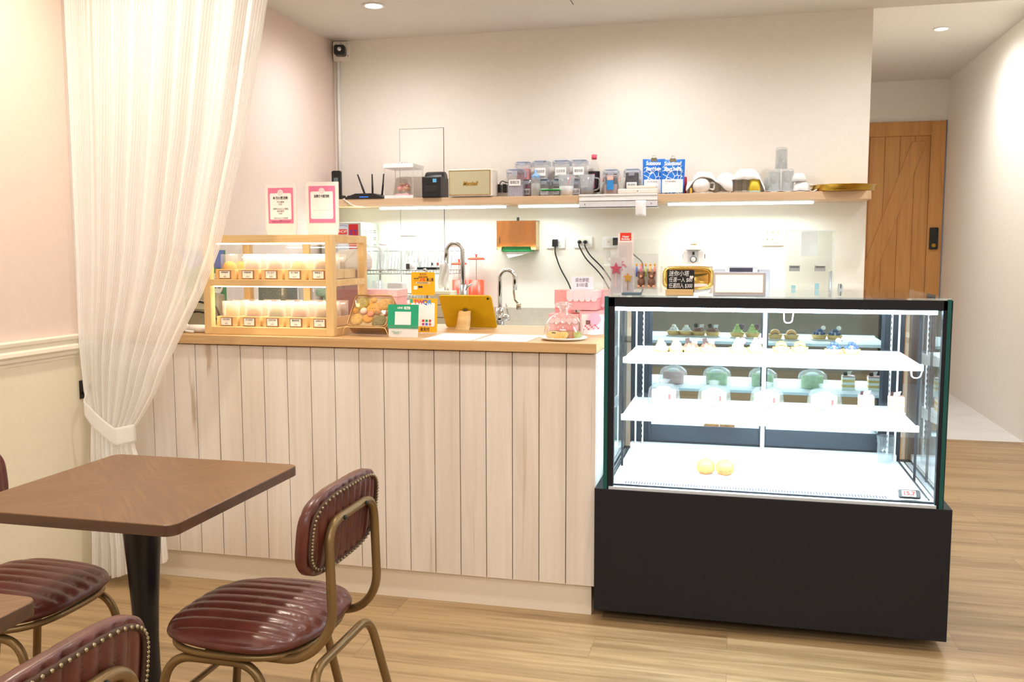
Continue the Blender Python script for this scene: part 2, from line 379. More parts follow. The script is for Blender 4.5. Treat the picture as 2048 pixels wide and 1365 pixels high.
def sec_cam(loc, rz, label, small=False):
    t = thing('security_camera', label, 'security camera', loc, rz)
    MB().prism(rrect(-.055,.055,-.065,.06,.012), -.0, .02).build('mounting_plate', m_offw, t, bevel=.003)
    MB().sphere((0,-.022,-.008),.034).build('housing', m_offw, t, True)
    b = MB().prism(rrect(-.036,.036,-.042,.022,.016), -.085,-.02).build('camera_head', m_black, t, bevel=.004)
    MB().cyl((0,-.089,-.006),.013,.004,'Y').build('lens', m_mirror, b, True)
    for x,z in ((-.038,.045),(.04,.045),(.04,-.03),(-.005,.048)): MB().cyl((x,-.002,z),.0035,.003,'Y',8).build('screw', m_chrome, t)
    return t
sec_cam((-2.505,YB-.021,2.655), 0.25, 'white square-mounted security camera with black eye in the wall corner by the ceiling')
t = thing('security_camera','black bullet security camera jutting from the right corridor wall near the ceiling','security camera',(2.0,7.3,3.0),math.radians(70))
MB().cyl((0,.0,0),.045,.02,'Y').build('mounting_plate', m_black, t)
MB().prism(rrect(-.055,.055,-.05,.05,.02),-.2,-.04).build('camera_head', m_black, t, bevel=.006)
MB().tube([(0,.01,0),(0,-.05,0)],.016).build('arm', m_black, t)

# ================================================================== COUNTER
CT = 1.025; CX0, CX1, CY0, CY1 = XL+.002, -.479, 3.20, 3.955
c = thing('service_counter','long counter clad in vertical whitewashed planks with a cream plinth','counter',((CX0+CX1)/2,3.6,0)); ox, oy = c.location.x, c.location.y
c.location = (0,0,0)
MB().box(CX0,CX1-.012,3.2355,CY1-.01,.1185,.984).build('carcass', m_gap, c)
pl = MB(); x = -.4930+.0; edges = [CX1+.0035]
xs = [-.4885-.0]
e = [-.480]+[-.5905-.1017*i for i in range(23)]
for i in range(22):
    x1 = e[i]; x0 = max(e[i+1], CX0)
    if x1 > CX0+.01: pl.box(x0+.0016, x1-.0016, 3.222, 3.236, .118, .984)
pl.box(CX1-.012,CX1-.001,3.236,CY1-.01,.118,.984)
pl.build('plank_cladding', m_plank, c, bevel=.001)
MB().box(CX0,CX1-.017,3.244,3.30,0,.118).box(CX1-.03,CX1-.017,3.30,CY1-.02,0,.118).build('plinth', m_kick, c)
ct = tag(MB().box(CX0,CX1,CY0,CY1,.989,CT).build('countertop', m_oak, bevel=.002), 'oak countertop slab running along the top of the plank-clad counter', 'worktop')

# ================================================================== BACK COUNTER with sink
BZ = .895; BX0, BX1 = XL+.002, .45
t = thing('back_cabinet','white base cabinet run under the shelf against the back wall','cabinet',(0,0,0))
MB().box(BX0,BX1,4.99,YB-.01,.1,BZ-.03).build('body', m_white, t); MB().box(BX0,BX1,5.04,YB-.02,0,.1).build('plinth', m_gap, t)
for i in range(5):
    x0 = BX0+.6*i+.004; d_ = MB().box(x0,x0+.592,4.972,4.989,.11,BZ-.035).build('door', m_white, t, bevel=.002)
    MB().box(x0+.25,x0+.35,4.955,4.97,BZ-.07,BZ-.06).build('handle', m_chrome, d_)
t = thing('sink_worktop','stainless steel sink worktop with an upturned splash strip along the wall','sink',(0,0,0))
MB().box(BX0,-1.62,4.96,YB-.002,BZ-.029,BZ).box(-.93,BX1,4.96,YB-.002,BZ-.029,BZ).box(-1.62,-.93,4.96,5.04,BZ-.029,BZ).box(-1.62,-.93,5.45,YB-.002,BZ-.029,BZ).build('steel_top', m_sink, t)
MB().box(BX0,BX1,YB-.012,YB-.002,BZ+.0005,BZ+.112).build('splash_strip', m_sink, t, bevel=.002)
MB().box(-1.619,-1.60,5.041,5.449,BZ-.024,BZ-.001).box(-.95,-.931,5.041,5.449,BZ-.024,BZ-.001).box(-1.6,-.95,5.041,5.449,BZ-.027,BZ-.022).build('basin', m_chrome, t)

# ================================================================== SHELF
SZ, SB, SY0 = 1.690, 1.643, 5.335
sh = thing('wall_shelf','long oak floating shelf across the back wall with light tubes underneath','shelf',(0,0,0))
MB().prism([(XL+.002,SY0),(.697,SY0),(.72,SY0+.03),(.72,YB-.001),(XL+.002,YB-.001)], SB, SZ,'XY').build('shelf_board', m_shelfwood, sh, bevel=.002)
# LED tubes under the front edge
tubes = []
for i,(p0,p1,lab) in enumerate(((760,1013,'glowing white light tube under the shelf below the router and speaker'),(1037,1160,'short glowing light tube under the shelf left of the steel rail'),(1335,1628,'long glowing light tube under the shelf right of the steel rail'))):
    a = at_y(p0,410,SY0+.03).x; b = at_y(p1,405,SY0+.03).x
    t = thing('light_tube', lab, 'light', (0,0,0), group='light tubes under the shelf')
    MB().box(a,b,SY0+.012,SY0+.034,SB-.008,SB-.001).build('housing', m_white, t)
    MB().box(a+.004,b-.004,SY0+.010,SY0+.036,SB-.020,SB-.008).build('diffuser', m_tube, t, bevel=.003)
for a,b in ((-2.45,-1.5),(-1.4,-1.0),(-.35,.42)):
    lamp('shelf_light','AREA',((a+b)/2,SY0+.05,SB-.03), 6.0*(b-a), (.84,1.0,.97), b-a, (math.radians(-12),0,0), sy=.03)
# steel rail clamped at the shelf edge
t = thing('steel_rail','white steel drawer rail screwed along the shelf edge under the coffee scale','rail',(0,0,0))
a = at_y(1158,400,SY0-.01).x; b = at_y(1315,400,SY0-.01).x
MB().box(a,b,SY0-.012,SY0-.001,SB+.012,SZ+.003).box(a,b,SY0-.016,SY0-.012,SZ-.006,SZ+.003).build('rail', m_white, t, bevel=.001)
MB().box(a,b,SY0-.012,SY0+.12,SB-.028,SB-.024).box(a,b,SY0-.012,SY0-.009,SB-.028,SB+.008).build('lower_channel', P('grey_white_steel','e4e4e6',.35,.3), t)
for x in (a+.035,b-.035): MB().cyl((x,SY0-.014,SB-.008),.003,.003,'Y',8).build('screw', m_black, t)
x0 = at_y(1271,420,SY0-.02).x; x1 = at_y(1292,420,SY0-.02).x
t = tag(MB().grid(lambda u,v:(x0+(x1-x0)*u, SY0-.0175-.004*math.sin(v*3), SB+.01-.09*v),2,8).build('paper_slip', m_paper, smooth=True, solid=.0004), 'white till receipt slip hanging from the steel rail','paper')

# ================================================================== TABLES
def wood_table(loc, label):
    t = thing('cafe_table', label, 'table', loc)
    m = bpy.data.materials.get('parquet_veneer')
    if not m:
        m, nt, bs = newmat('parquet_veneer'); N = nt.nodes.new; L = nt.links.new
        tc = N('ShaderNodeTexCoord'); sp = N('ShaderNodeSeparateXYZ'); L(tc.outputs['Object'], sp.inputs[0])
        ax = N('ShaderNodeMath'); ax.operation='ABSOLUTE'; L(sp.outputs[0], ax.inputs[0]); ay = N('ShaderNodeMath'); ay.operation='ABSOLUTE'; L(sp.outputs[1], ay.inputs[0])
        # matched quarters: grain runs towards the centre in each quarter
        s_ = N('ShaderNodeMath'); L(ax.outputs[0], s_.inputs[0]); L(ay.outputs[0], s_.inputs[1])
        d_ = N('ShaderNodeMath'); d_.operation='SUBTRACT'; L(ax.outputs[0], d_.inputs[0]); L(ay.outputs[0], d_.inputs[1])
        cb = N('ShaderNodeCombineXYZ'); m1 = N('ShaderNodeMath'); m1.operation='MULTIPLY'; m1.inputs[1].default_value=1.6; m2 = N('ShaderNodeMath'); m2.operation='MULTIPLY'; m2.inputs[1].default_value=26
        L(s_.outputs[0], m1.inputs[0]); L(d_.outputs[0], m2.inputs[0]); L(m1.outputs[0], cb.inputs[0]); L(m2.outputs[0], cb.inputs[1])
        n = N('ShaderNodeTexNoise'); n.inputs['Scale'].default_value=1.6; n.inputs['Detail'].default_value=5; n.inputs['Distortion'].default_value=1.2; L(cb.outputs[0], n.inputs['Vector'])
        g1 = N('ShaderNodeMath'); g1.operation='GREATER_THAN'; L(sp.outputs[0], g1.inputs[0]); g2 = N('ShaderNodeMath'); g2.operation='GREATER_THAN'; L(sp.outputs[1], g2.inputs[0])
        gx = N('ShaderNodeMath'); gx.operation='SUBTRACT'; L(g1.outputs[0], gx.inputs[0]); L(g2.outputs[0], gx.inputs[1]); ga = N('ShaderNodeMath'); ga.operation='ABSOLUTE'; L(gx.outputs[0], ga.inputs[0])
        ma = N('ShaderNodeMath'); ma.operation='MULTIPLY_ADD'; ma.inputs[1].default_value=.10; L(ga.outputs[0], ma.inputs[0]); L(n.outputs['Fac'], ma.inputs[2])
        r = N('ShaderNodeValToRGB'); L(ma.outputs[0], r.inputs['Fac']); r.color_ramp.elements[0].position=.3; r.color_ramp.elements[1].position=.75
        r.color_ramp.elements[0].color=(*s2l('6a492b'),1); r.color_ramp.elements[1].color=(*s2l('84603b'),1); L(r.outputs[0], bs.inputs['Base Color']); bs.inputs['Roughness'].default_value=.36
    MB().prism(rrect(-.30,.30,-.30,.30,.028,6),.7235,.75,'XY').build('tabletop', m, t, bevel=.002)
    MB().prism(rrect(-.3004,.3004,-.3004,.3004,.028,6),.7230,.7485,'XY').build('edge_band', WOOD('edge_veneer','46301f','63442e','X',1.0,.4), t, bevel=.001)
    MB().lathe([(0,.722),(.052,.722),(.051,.70),(.047,.62),(.040,.52),(.034,.42),(.031,.33),(.032,.25),(.038,.17),(.048,.09),(.062,.03),(.062,.012),(0,.012)],seg=40).build('pedestal', P('black_cast_iron','101013',.35), t, True)
    MB().lathe([(0,0),(.21,0),(.215,.006),(.20,.014),(.08,.026),(0,.028)],seg=48).build('base', P('black_cast_iron','101013',.35), t, True)
    return t
tb = wood_table((-1.497,2.012,0),'square brown veneered cafe table on a black pedestal, the whole top in view')
tb2 = again(tb,(-1.470,.99,0),label='second brown cafe table, only its corner showing at the left edge')

# ================================================================== CHAIRS
m_leather = P('oxblood_leather','5a2a1f',0.36,var=0.25,scale=14,bump=0.05,bscale=260,coat=0.12)
m_stitch = P('leather_welt','4c3220',0.7)
def sgn(v): return (v>0)-(v<0)
def cafe_chair(loc, rz, label):
    t = thing('cafe_chair', label, 'chair', loc, rz, group='ribbed leather cafe chairs')
    # seat: front towards +x
    def seat(u, v, top):
        a = u*2*math.pi; r = v
        n = 3.0; ca, sa = math.cos(a), math.sin(a)
        rad = 1/((abs(ca)**n+abs(sa)**n)**(1/n))
        x = .205*r*rad*ca; y = .215*r*rad*sa*(1.0-.06*ca)
        e = max(0,1-r**5)
        if top:
            w = abs(math.sin(math.pi*(y/.0455+.5)))**.55
            z = .024+.034*e**.5 - .010*(1-w)*min(1,e*2.2) + .010*(1-r*r)
        else: z = .024-.022*e**.45
        return (x,y,z+.405)
    m = MB(); nu, nv = 144, 46
    m.grid(lambda u,v: seat(u, v**.8, True), nu, nv, closeu=True); m.grid(lambda u,v: seat(u, v, False), nu, 10, closeu=True)
    m.build('seat', m_leather, t, True)
    MB().tube([ (.183*c_/((abs(c_)**3+abs(s_)**3)**(1/3)), .193*s_/((abs(c_)**3+abs(s_)**3)**(1/3)), .404) for c_,s_ in ((math.cos(2*math.pi*i/48),math.sin(2*math.pi*i/48)) for i in range(48))], .009, 8, closed=True).build('seat_frame', m_bronze, t, True)
    # backrest: panel in the yz plane near x=-.19, leaning back
    def bk(y, z): return -.218 - .10*(z-.60) + .55*y*y*.35   # curved about z, leaning back
    def back(u, v, side):
        a = u*2*math.pi; n = 3.4; ca, sa = math.cos(a), math.sin(a); rad = 1/((abs(ca)**n+abs(sa)**n)**(1/n))
        y = .205*v*rad*ca; z = .694+.105*v*rad*sa; e = max(0,1-v**6)
        w = abs(math.sin(math.pi*(y/.037)))**.55
        th = .008+.021*e**.5 - .009*(1-w)*min(1,e*2.0)
        if side < 0: th = .008+.012*e**.5-.008*(1-w)*min(1,e*2.5)
        return (bk(y,z)+side*th, y, z)
    m = MB(); m.grid(lambda u,v: back(u,v**.85,1), 128, 34, closeu=True); m.grid(lambda u,v: back(u,v**.85,-1), 128, 34, closeu=True)
    m.grid(lambda u,v: (back(u,1,1)[0]*(1-v)+back(u,1,-1)[0]*v, back(u,1,1)[1], back(u,1,1)[2]), 128, 3, closeu=True)
    m.build('backrest', m_leather, t, True)
    rim = []
    for i in range(72):
        a = 2*math.pi*i/72; n = 3.4; ca, sa = math.cos(a), math.sin(a); rad = 1/((abs(ca)**n+abs(sa)**n)**(1/n))
        y = .190*rad*ca; z = .694+.090*rad*sa; rim.append((bk(y,z)-.0165, y, z))
    MB().tube(rim,.0055,6,closed=True).build('welt', m_stitch, t, True)
    s = MB().sphere((0,0,0),.0037,seg=8,rings=5).build('nail_head', P('antique_nail','a09478',.3,1.0), t, True)
    for i,(x,y,z) in enumerate(rim):
        o = s if i == 0 else s.copy()
        if i: sc.collection.objects.link(o)
        o.location = (x-.005,y,z)
    # back frame: inverted U carried down and forward under the seat
    yb = .135; zt = .722
    path = [(.06,-yb-.02,.395),(-.195,-yb-.02,.395),(-.262,-yb,.45+.02),(bk(yb,zt)-.028,-yb,zt),(bk(yb,zt)-.028,yb,zt),(-.262,yb,.45+.02),(-.195,yb+.02,.395),(.06,yb+.02,.395)]
    path = fillet(path,[.06,.09,.065,.065,.09,.06],8)
    MB().tube(path,.0115,12).build('back_frame', m_bronze, t, True)
    for (y,z) in ((-.06,zt),(.07,zt),(-yb,.645),(yb,.645)): MB().sphere((bk(y,z)-.039,y,z),.0055,seg=10,rings=6).build('bolt', m_black, t, True)
    # side leg frames (front leg - runner - rear leg) and the rear frame
    for sy in (-1,1):
        y0 = .165*sy; y1 = .205*sy
        p = fillet([(.215,y1,.008),(.160,y0,.378),(-.085,y0,.378),(-.150,y1,.008)],.07,8)
        MB().tube(p,.0115,12).build('leg_frame', m_bronze, t, True)
    p = fillet([(-.305,-.205,.008),(-.222,-.170,.375),(-.222,.170,.375),(-.305,.205,.008)],.06,8); MB().tube(p,.0115,12).build('leg_frame', m_bronze, t, True)
    p = fillet([(.178,-.185,.25),(.135,-.14,.28),(.135,.14,.28),(.178,.185,.25)],.04,6); MB().tube(p,.008,10).build('stretcher', m_bronze, t, True)
    for x in (.215,-.15,-.305):
        for y in (-.205,.205): MB().cyl((x,y,0),.013,.012,seg=12).build('foot', m_black, t)
    return t
ch = cafe_chair((-1.160,2.02,0), math.pi, 'oxblood ribbed leather chair on bronze tubes, right of the table, seen whole')
again(ch,(-1.885,2.00,0),0,label='oxblood ribbed leather chair left of the table, cut by the left edge of the photo')
again(ch,(-1.150,1.03,0),math.pi,label='nearest leather chair, only its studded backrest top showing at the bottom left')

# ================================================================== CURTAIN
m, nt, b = newmat('sheer_ribbed_voile'); N = nt.nodes.new; L = nt.links.new; nt.nodes.remove(b)
uvn = N('ShaderNodeUVMap'); sp = N('ShaderNodeSeparateXYZ'); L(uvn.outputs[0], sp.inputs[0])
mu = N('ShaderNodeMath'); mu.operation='MULTIPLY'; mu.inputs[1].default_value = 2*math.pi*190; L(sp.outputs[0], mu.inputs[0])
sn = N('ShaderNodeMath'); sn.operation='SINE'; L(mu.outputs[0], sn.inputs[0])
al = N('ShaderNodeMath'); al.operation='MULTIPLY_ADD'; al.inputs[1].default_value = .14; al.inputs[2].default_value = .22; L(sn.outputs[0], al.inputs[0])
df = N('ShaderNodeBsdfDiffuse'); df.inputs[0].default_value = (*s2l('ffffff'),1); tl = N('ShaderNodeBsdfTranslucent'); tl.inputs[0].default_value = (*s2l('fffdf8'),1)
m1 = N('ShaderNodeMixShader'); m1.inputs[0].default_value = .42; L(df.outputs[0], m1.inputs[1]); L(tl.outputs[0], m1.inputs[2])
tr = N('ShaderNodeBsdfTransparent'); m2 = N('ShaderNodeMixShader'); L(al.outputs[0], m2.inputs[0]); L(m1.outputs[0], m2.inputs[1]); L(tr.outputs[0], m2.inputs[2])
L(m2.outputs[0], nt.nodes['Material Output'].inputs[0]); m_voile = m
def lerp_tab(tab, z):
    for (z0,a),(z1,b_) in zip(tab,tab[1:]):
        if z1 <= z <= z0 or z0 <= z <= z1:
            t_ = (z-z0)/(z1-z0) if z1 != z0 else 0; t_ = t_*t_*(3-2*t_) if False else t_
            return a+(b_-a)*t_
    return tab[-1][1] if abs(z-tab[-1][0]) < abs(z-tab[0][0]) else tab[0][1]
RT = [(2.71,-1.58),(2.27,-1.690),(1.8,-1.79),(1.364,-1.915),(1.2,-1.99),(1.056,-2.075),(.90,-2.165),(.80,-2.21),(.72,-2.262),(.64,-2.318),(.56,-2.312),(.47,-2.285),(.35,-2.235),(.16,-2.185),(.02,-2.18)]
LT = [(2.71,-2.562),(1.0,-2.560),(.80,-2.545),(.68,-2.515),(.55,-2.515),(.3,-2.52),(.02,-2.53)]
DT_ = [(2.71,.036),(1.6,.028),(1.0,.022),(.75,.016),(.655,.012),(.55,.022),(.3,.036),(.02,.045)]
CYC = 3.085
def cur(u, v):
    z = 2.71 + (.045-2.71)*v
    if z > .9: q = u
    else: q = u
    hem = .12*max(0,(u-.35))*max(0,v-.75)/.25
    zz = z + hem
    x0, x1, d = lerp_tab(LT, z), lerp_tab(RT, z), lerp_tab(DT_, z)
    ph = u*2*math.pi*9
    y = d*(math.sin(ph+.5*math.sin(3*u*6.28)+.4*z) + .35*math.sin(2.3*ph+1.0+z*1.5))
    x = x0+(x1-x0)*u + .22*d*math.cos(ph)*min(1, u*8)*min(1,(1-u)*8)
    return (x, CYC+y*.72, zz)
ct_ = thing('curtain','sheer cream ribbed curtain gathered by a tieback, hanging by the left wall','curtain',(0,0,0))
nu, nv = 500, 110
cm = MB().grid(cur, nu, nv)
me = bpy.data.meshes.new('cloth'); me.from_pydata(cm.v, [], cm.f); uvl = me.uv_layers.new(name='UVMap')
for p in me.polygons:
    p.use_smooth = True
    for li in p.loop_indices:
        vi = me.loops[li].vertex_index; uvl.data[li].uv = ((vi//nv)/(nu-1), (vi%nv)/(nv-1))
me.materials.append(m_voile); o = bpy.data.objects.new('cloth', me); sc.collection.objects.link(o); o.parent = ct_
# tieback band: from the wall hook round the waist
HY = 3.10
def band(u, v):
    a = u; w = .036*(.35+.65*min(1,a*3)); x = -2.530+(.228)*a; z = .805-.165*min(1,a*1.25)**.8-.010*math.sin(a*3.1)
    y = HY-.005-.075*min(1,a*5)-.010*math.sin(a*math.pi)+.07*max(0,a-.85)*6
    return (x, y, z + (v-.5)*w*2)
m_band = m_voile
MB().grid(band, 30, 8).build('tieback', m_band, ct_, True, solid=.003)
hk = thing('tieback_hook','small dark iron curtain tieback hook on the cream wall panel','hook',(XL+.008,3.10,.80))
MB().box(0,.005,-.012,.012,-.035,.04).build('back_plate', m_black, hk, bevel=.002)
MB().tube(fillet([(.004,0,-.012),(.03,0,-.018),(.045,0,.012)],.012),.0035,8).sphere((.045,0,.016),.008,seg=12,rings=8).build('hook', m_black, hk, True)
# rod above
MB_ = MB().tube([(XL,CYC,2.70),(-1.2,CYC,2.70)],.010,10).build('curtain_rod', m_white, ct_, True)
# fan on the wall behind the curtain
t = thing('wall_fan','pale grey wall fan half hidden behind the top of the sheer curtain','fan',at_x(452,55,-2.42),math.radians(60))
MB().lathe([(0,-.05),(.06,-.05),(.17,-.02),(.18,0),(.17,.02),(.06,.05),(0,.05)],seg=36,axis='Y').build('cage', P('fan_grey','c9c6c4',.5), t, True)
MB().cyl((0,-.07,0),.035,.03,'Y').build('hub', m_offw, t, True)
MB().tube([(0,.04,0),(.0,.06,-.1),(0,.09,-.12)],.02).build('arm', P('fan_dark','5c5a58',.5), t, True)

# ================================================================== DISPLAY FRIDGE
FX0, FX1, FY0, FY1 = -.4797, .7185, 3.195, 3.955
fr = thing('cake_display_fridge','black refrigerated cake showcase with lit white shelves behind glass','display fridge',(0,0,0))
MB().box(FX0,FX1,FY0,FY1,.041,.4975).build('base_cabinet', m_blackm, fr, bevel=.002)
for x in (FX0+.16,FX1-.16):
    for y in (FY0+.20,FY1-.12): MB().cyl((x,y,0),.022,.042,seg=16).build('foot', m_black, fr, True)
GX0, GX1, GT = -.449, .688, 1.200
fb = .4975
# inner structure: black front frame
g = MB(); yF0, yF1 = FY0+.006, FY0+.030
px0a = at_y(1213,800,yF0).x; px0b = at_y(1228,800,yF0).x
px1a = at_y(1879,800,yF0).x; px1b = at_y(1897,800,yF0).x
g.box(px0a,px0b,yF0,yF1,fb,GT-.008).box(px1a,px1b,yF0,yF1,fb,GT-.008).box(px0a,px1b,yF0,yF1,GT-.040,GT-.008)
MB_ = g.build('front_frame', m_blackm, fr, bevel=.001)
for x0,x1 in ((GX0,GX0+.014),(GX1-.012,GX1)):
    MB().box(x0,x1,yF0-.004,yF0+.006,fb,GT-.004).build('glass_edge', m_teal, fr)
MB().box(px0a,px1b,FY0+.032,FY0+.037,fb,GT-.01).build('front_pane', m_caseglass, fr)
for x in (GX0+.004,GX1-.009):
    MB().box(x,x+.005,FY0+.035,FY1-.02,fb,GT-.01).build('side_pane', THIN('side_glass_%d'%(x>0),(.86,.93,.95),.34,gain=.8), fr)
MB().box(GX0,GX1,FY0+.004,FY1-.005,GT-.008,GT).build('top_pane', THIN('top_glass',(.95,.97,.96),.04,gain=1.9), fr)
MB().box(GX0,GX1,FY1-.012,FY1-.005,GT-.012,GT-.0079).build('rear_top_strip', m_blackm, fr)
# sill: silver strip and dark gasket
MB().box(GX0+.02,GX1-.02,FY0+.002,FY0+.031,fb,fb+.010).build('sill_strip', P('satin_white_strip','c8d2da',.3,.2), fr)
MB().box(px0b,px1a,FY0+.022,FY0+.036,fb+.010,fb+.0145).build('gasket', m_blackm, fr)
# deck
m_enamel = P('white_enamel','f4f6f8',.35)
DZ = .512
MB().box(-.415,.640,FY0+.085,FY1-.10,fb,DZ).box(GX0+.012,GX1-.012,FY0+.038,FY0+.085,fb,DZ-.001).box(GX0+.012,-.4155,FY0+.085,FY1-.10,fb,DZ-.004).box(.6405,GX1-.012,FY0+.085,FY1-.10,fb,DZ-.004).build('deck', m_enamel, fr, bevel=.001)
sl = MB()
for i in range(92): x = -.375+i*.0098; sl.box(x,x+.0045,FY0+.044,FY0+.078,DZ-.0005,DZ+.0006)
sl.build('air_slots', P('slot_shadow','0c1230',.7), fr)
MB().box(-.425,.650,FY1-.10,FY1-.065,fb,DZ+.022).build('rear_sill', m_enamel, fr, bevel=.003)
# side rails inside
for x in (-.430,.655): MB().box(x-.002,x+.002,FY0+.05,FY1-.10,DZ-.004,DZ+.003).build('side_rail', m_blackm, fr)
# rear doors
yr = FY1-.06
b_ = MB().box(GX0+.02,GX0+.10,yr,yr+.02,fb,GT-.05).box(GX1-.10,GX1-.02,yr,yr+.02,fb,GT-.05).box(GX0+.1,GX1-.1,yr,yr+.02,fb,fb+.045).box(GX0+.02,GX1-.02,yr,yr+.02,GT-.05,GT-.012)
b_.build('rear_frame', P('dark_aluminium','23282f',.35,.4), fr, bevel=.001)
m_reard = THIN('rear_door_glass',(.30,.40,.42),.52,.01,gain=.3,gcol=(.84,.95,.96))
for x0,x1,y in ((-.352,.125,yr-.004),(.125,.592,yr-.010)):
    d_ = MB().box(x0,x0+.014,y-.008,y,fb+.046,GT-.06).box(x1-.014,x1,y-.008,y,fb+.046,GT-.06).box(x0+.014,x1-.014,y-.008,y,fb+.046,fb+.115).box(x0+.014,x1-.014,y-.008,y,GT-.075,GT-.06)
    d_ = d_.build('sliding_door', P('door_aluminium','262d35',.3,.4), fr, bevel=.001)
    MB().box(x0+.014,x1-.014,y-.005,y-.002,fb+.115,GT-.075).build('door_glass', m_reard, d_)
MB().box(.117,.133,yr-.035,yr-.019,fb+.03,GT-.05).build('centre_upright', m_enamel, fr, bevel=.001)
for x in (-.402,-.372,.612,.640): MB().box(x-.003,x+.003,yr-.05,yr-.04,fb+.02,GT-.05).build('upright', m_enamel, fr)
st = MB()
for x in (-.372,.612):
    for k in range(26): st.box(x-.0032,x-.0005,yr-.0512,yr-.0499,.56+k*.023,.572+k*.023)
st.build('bracket_slots', m_gap, fr)
for x in (-.420,.658): MB().box(x-.004,x+.004,FY0+.33,FY0+.338,fb+.01,GT-.02).build('side_mullion', m_blackm, fr)
# shelves
def fshelf(zf, zb, x0, x1, y1):
    s_ = MB().prism([(FY0+.135,zf),(y1,zb),(y1,zb-.012),(FY0+.135,zf-.012)], x0, x1, 'YZ').build('glass_shelf', m_enamel, fr, bevel=.001)
    MB().box(x0-.004,x1+.006,FY0+.118,FY0+.136,zf-.020,zf+.003).build('shelf_nose', P('satin_white','fafcff',.35), s_, bevel=.003)
    MB().box(x0+.01,x1-.01,FY0+.137,FY0+.150,zf-.022,zf-.013).build('shelf_light', m_led, s_)
    for x in (x0,x1): MB().prism([(FY0+.15,zf-.013),(yr-.045,zb-.013),(yr-.045,zb-.06)], x-.002, x+.002, 'YZ').build('bracket', m_enamel, s_)
fshelf(.964,.966,-.392,.628,3.76); fshelf(.750,.752,-.397,.622,3.74)
MB().box(-.42,.655,FY0+.044,FY0+.070,GT-.056,GT-.043).build('top_light', m_led, fr)
MB().box(-.44,.672,FY0+.040,FY0+.076,GT-.043,GT-.036).build('top_light_housing', m_chrome, fr)
for x in (.17,.60):
    MB().tube(fillet([(x,FY0+.15,(.94 if x>.5 else 1.15)),(x+.004,FY0+.16,(.915 if x>.5 else 1.10)),(x+.03,FY0+.16,(.915 if x>.5 else 1.10)),(x+.035,FY0+.15,(.94 if x>.5 else 1.15))],.02),.0022,6).build('light_cable', m_white, fr, True)
lamp('case_light','AREA',(.12,FY0+.06,GT-.06), 16, (.76,.91,1.0), 1.05, (math.radians(35),0,0), sy=.02)
lamp('case_light','AREA',(.12,FY0+.145,.938), 8, (.76,.91,1.0), 1.0, (math.radians(30),0,0), sy=.015)
lamp('case_light','AREA',(.12,FY0+.145,.724), 9, (.76,.91,1.0), 1.0, (math.radians(30),0,0), sy=.015)
# thermometer
t = thing('thermometer','red digital thermometer lying at the front right corner of the fridge deck','thermometer',(.592,FY0+.050,DZ+.012),rx=math.radians(40))
MB().prism(rrect(-.036,.036,-.013,.022,.008),0,.008,'XY').build('case', m_black, t, bevel=.002)
MB().box(-.024,.020,-.008,.016,.0082,.0092).build('screen', P('lcd_pale','e8c8c4',.3), t)
text('15.7','digits', P('lcd_red','d01808',.5,emit='ff1808',estr=1.5), t, (-.002,.004,.0098), .022, .038, rot=(0,0,0), bold=.0012)

# ---- pastries
m_crust = P('tart_crust','e9bf74',.7,var=.15,scale=80,bump=.4,bscale=300); m_creamw = P('whipped_cream','fbf6ec',.5,sss=.1)
m_choc = P('cocoa_cream','8a5a48',.5,var=.15,scale=60); m_dark = P('dark_chocolate','3a2622',.35); m_match = P('green_cream','cfe08e',.5,var=.06)
m_maca = P('purple_macaron','8a6276',.6); m_peach = P('peach_slice','f6b76a',.35,var=.15,scale=50); m_blue = P('blueberry','3f5483',.4,var=.2,scale=60)
m_tray = P('white_card_tray','f6f6f4',.5); m_flake = P('flaky_pastry','d08238',.6,var=.45,scale=70,bump=.5,bscale=200)
m_cake_g = P('pistachio_sponge','c4d3a0',.8,var=.15,scale=90,bump=.5,bscale=250); m_pinkc = P('strawberry_cream','f2bcae',.6,var=.1)
def tart_base(t):
    MB().box(-.028,.028,-.028,.028,0,.003).build('card_tray', m_tray, t, bevel=.001)
    MB().lathe([(0,.003),(.022,.003),(.028,.019),(.025,.020),(.023,.015),(0,.015)],seg=28,rib=.04,nrib=14).build('crust', m_crust, t, True)
def swirl(t, mat, r=.022, z0=.015, n=3, nm='cream'):
    m = MB()
    for k in range(n):
        rr = r*(1-k/(n+.3)); m.lathe([(0,z0+k*.010-.002),(rr*.9,z0+k*.010-.002),(rr,z0+k*.010+.004),(rr*.7,z0+k*.010+.010),(0,z0+k*.010+.011)],seg=30,rib=.10,nrib=9)
    m.build(nm, mat, t, True)
def place_pair(fn, xs, zs, y, labs, grp):
    first = fn(labs[0], grp); first.location = (xs[0], y, zs)
    if len(xs) > 1: again(first,(xs[1],y+.012,zs),label=labs[1])
def tart_plain(l,g_):
    t = thing('cream_tart', l,'tart',group=g_); tart_base(t); swirl(t,m_creamw,.023,.014,3); MB().prism([(-.014,.03),(.0,.03),(-.008,.052)],-.001,.001).build('wafer',m_flake,t); return t
def tart_choc(l,g_):
    t = thing('chocolate_tart', l,'tart',group=g_); tart_base(t); m = MB()
    for i in range(7):
        a = i*math.pi*2/6; r = .013 if i < 6 else 0; m.lathe([(0,.012),(.011,.012),(.012,.022),(.006,.031),(0,.036)],(r*math.cos(a),r*math.sin(a),0),seg=12)
    m.build('cocoa_swirls', m_choc, t, True)
    MB().prism([(-.016,.030),(-.002,.034),(-.006,.052),(-.020,.047)],-.008,-.006).build('chocolate_plate', m_dark, t)
    MB().prism([(.002,.030),(.018,.030),(.022,.048),(.004,.046)],-.004,-.003).build('name_card', m_paper, t); return t
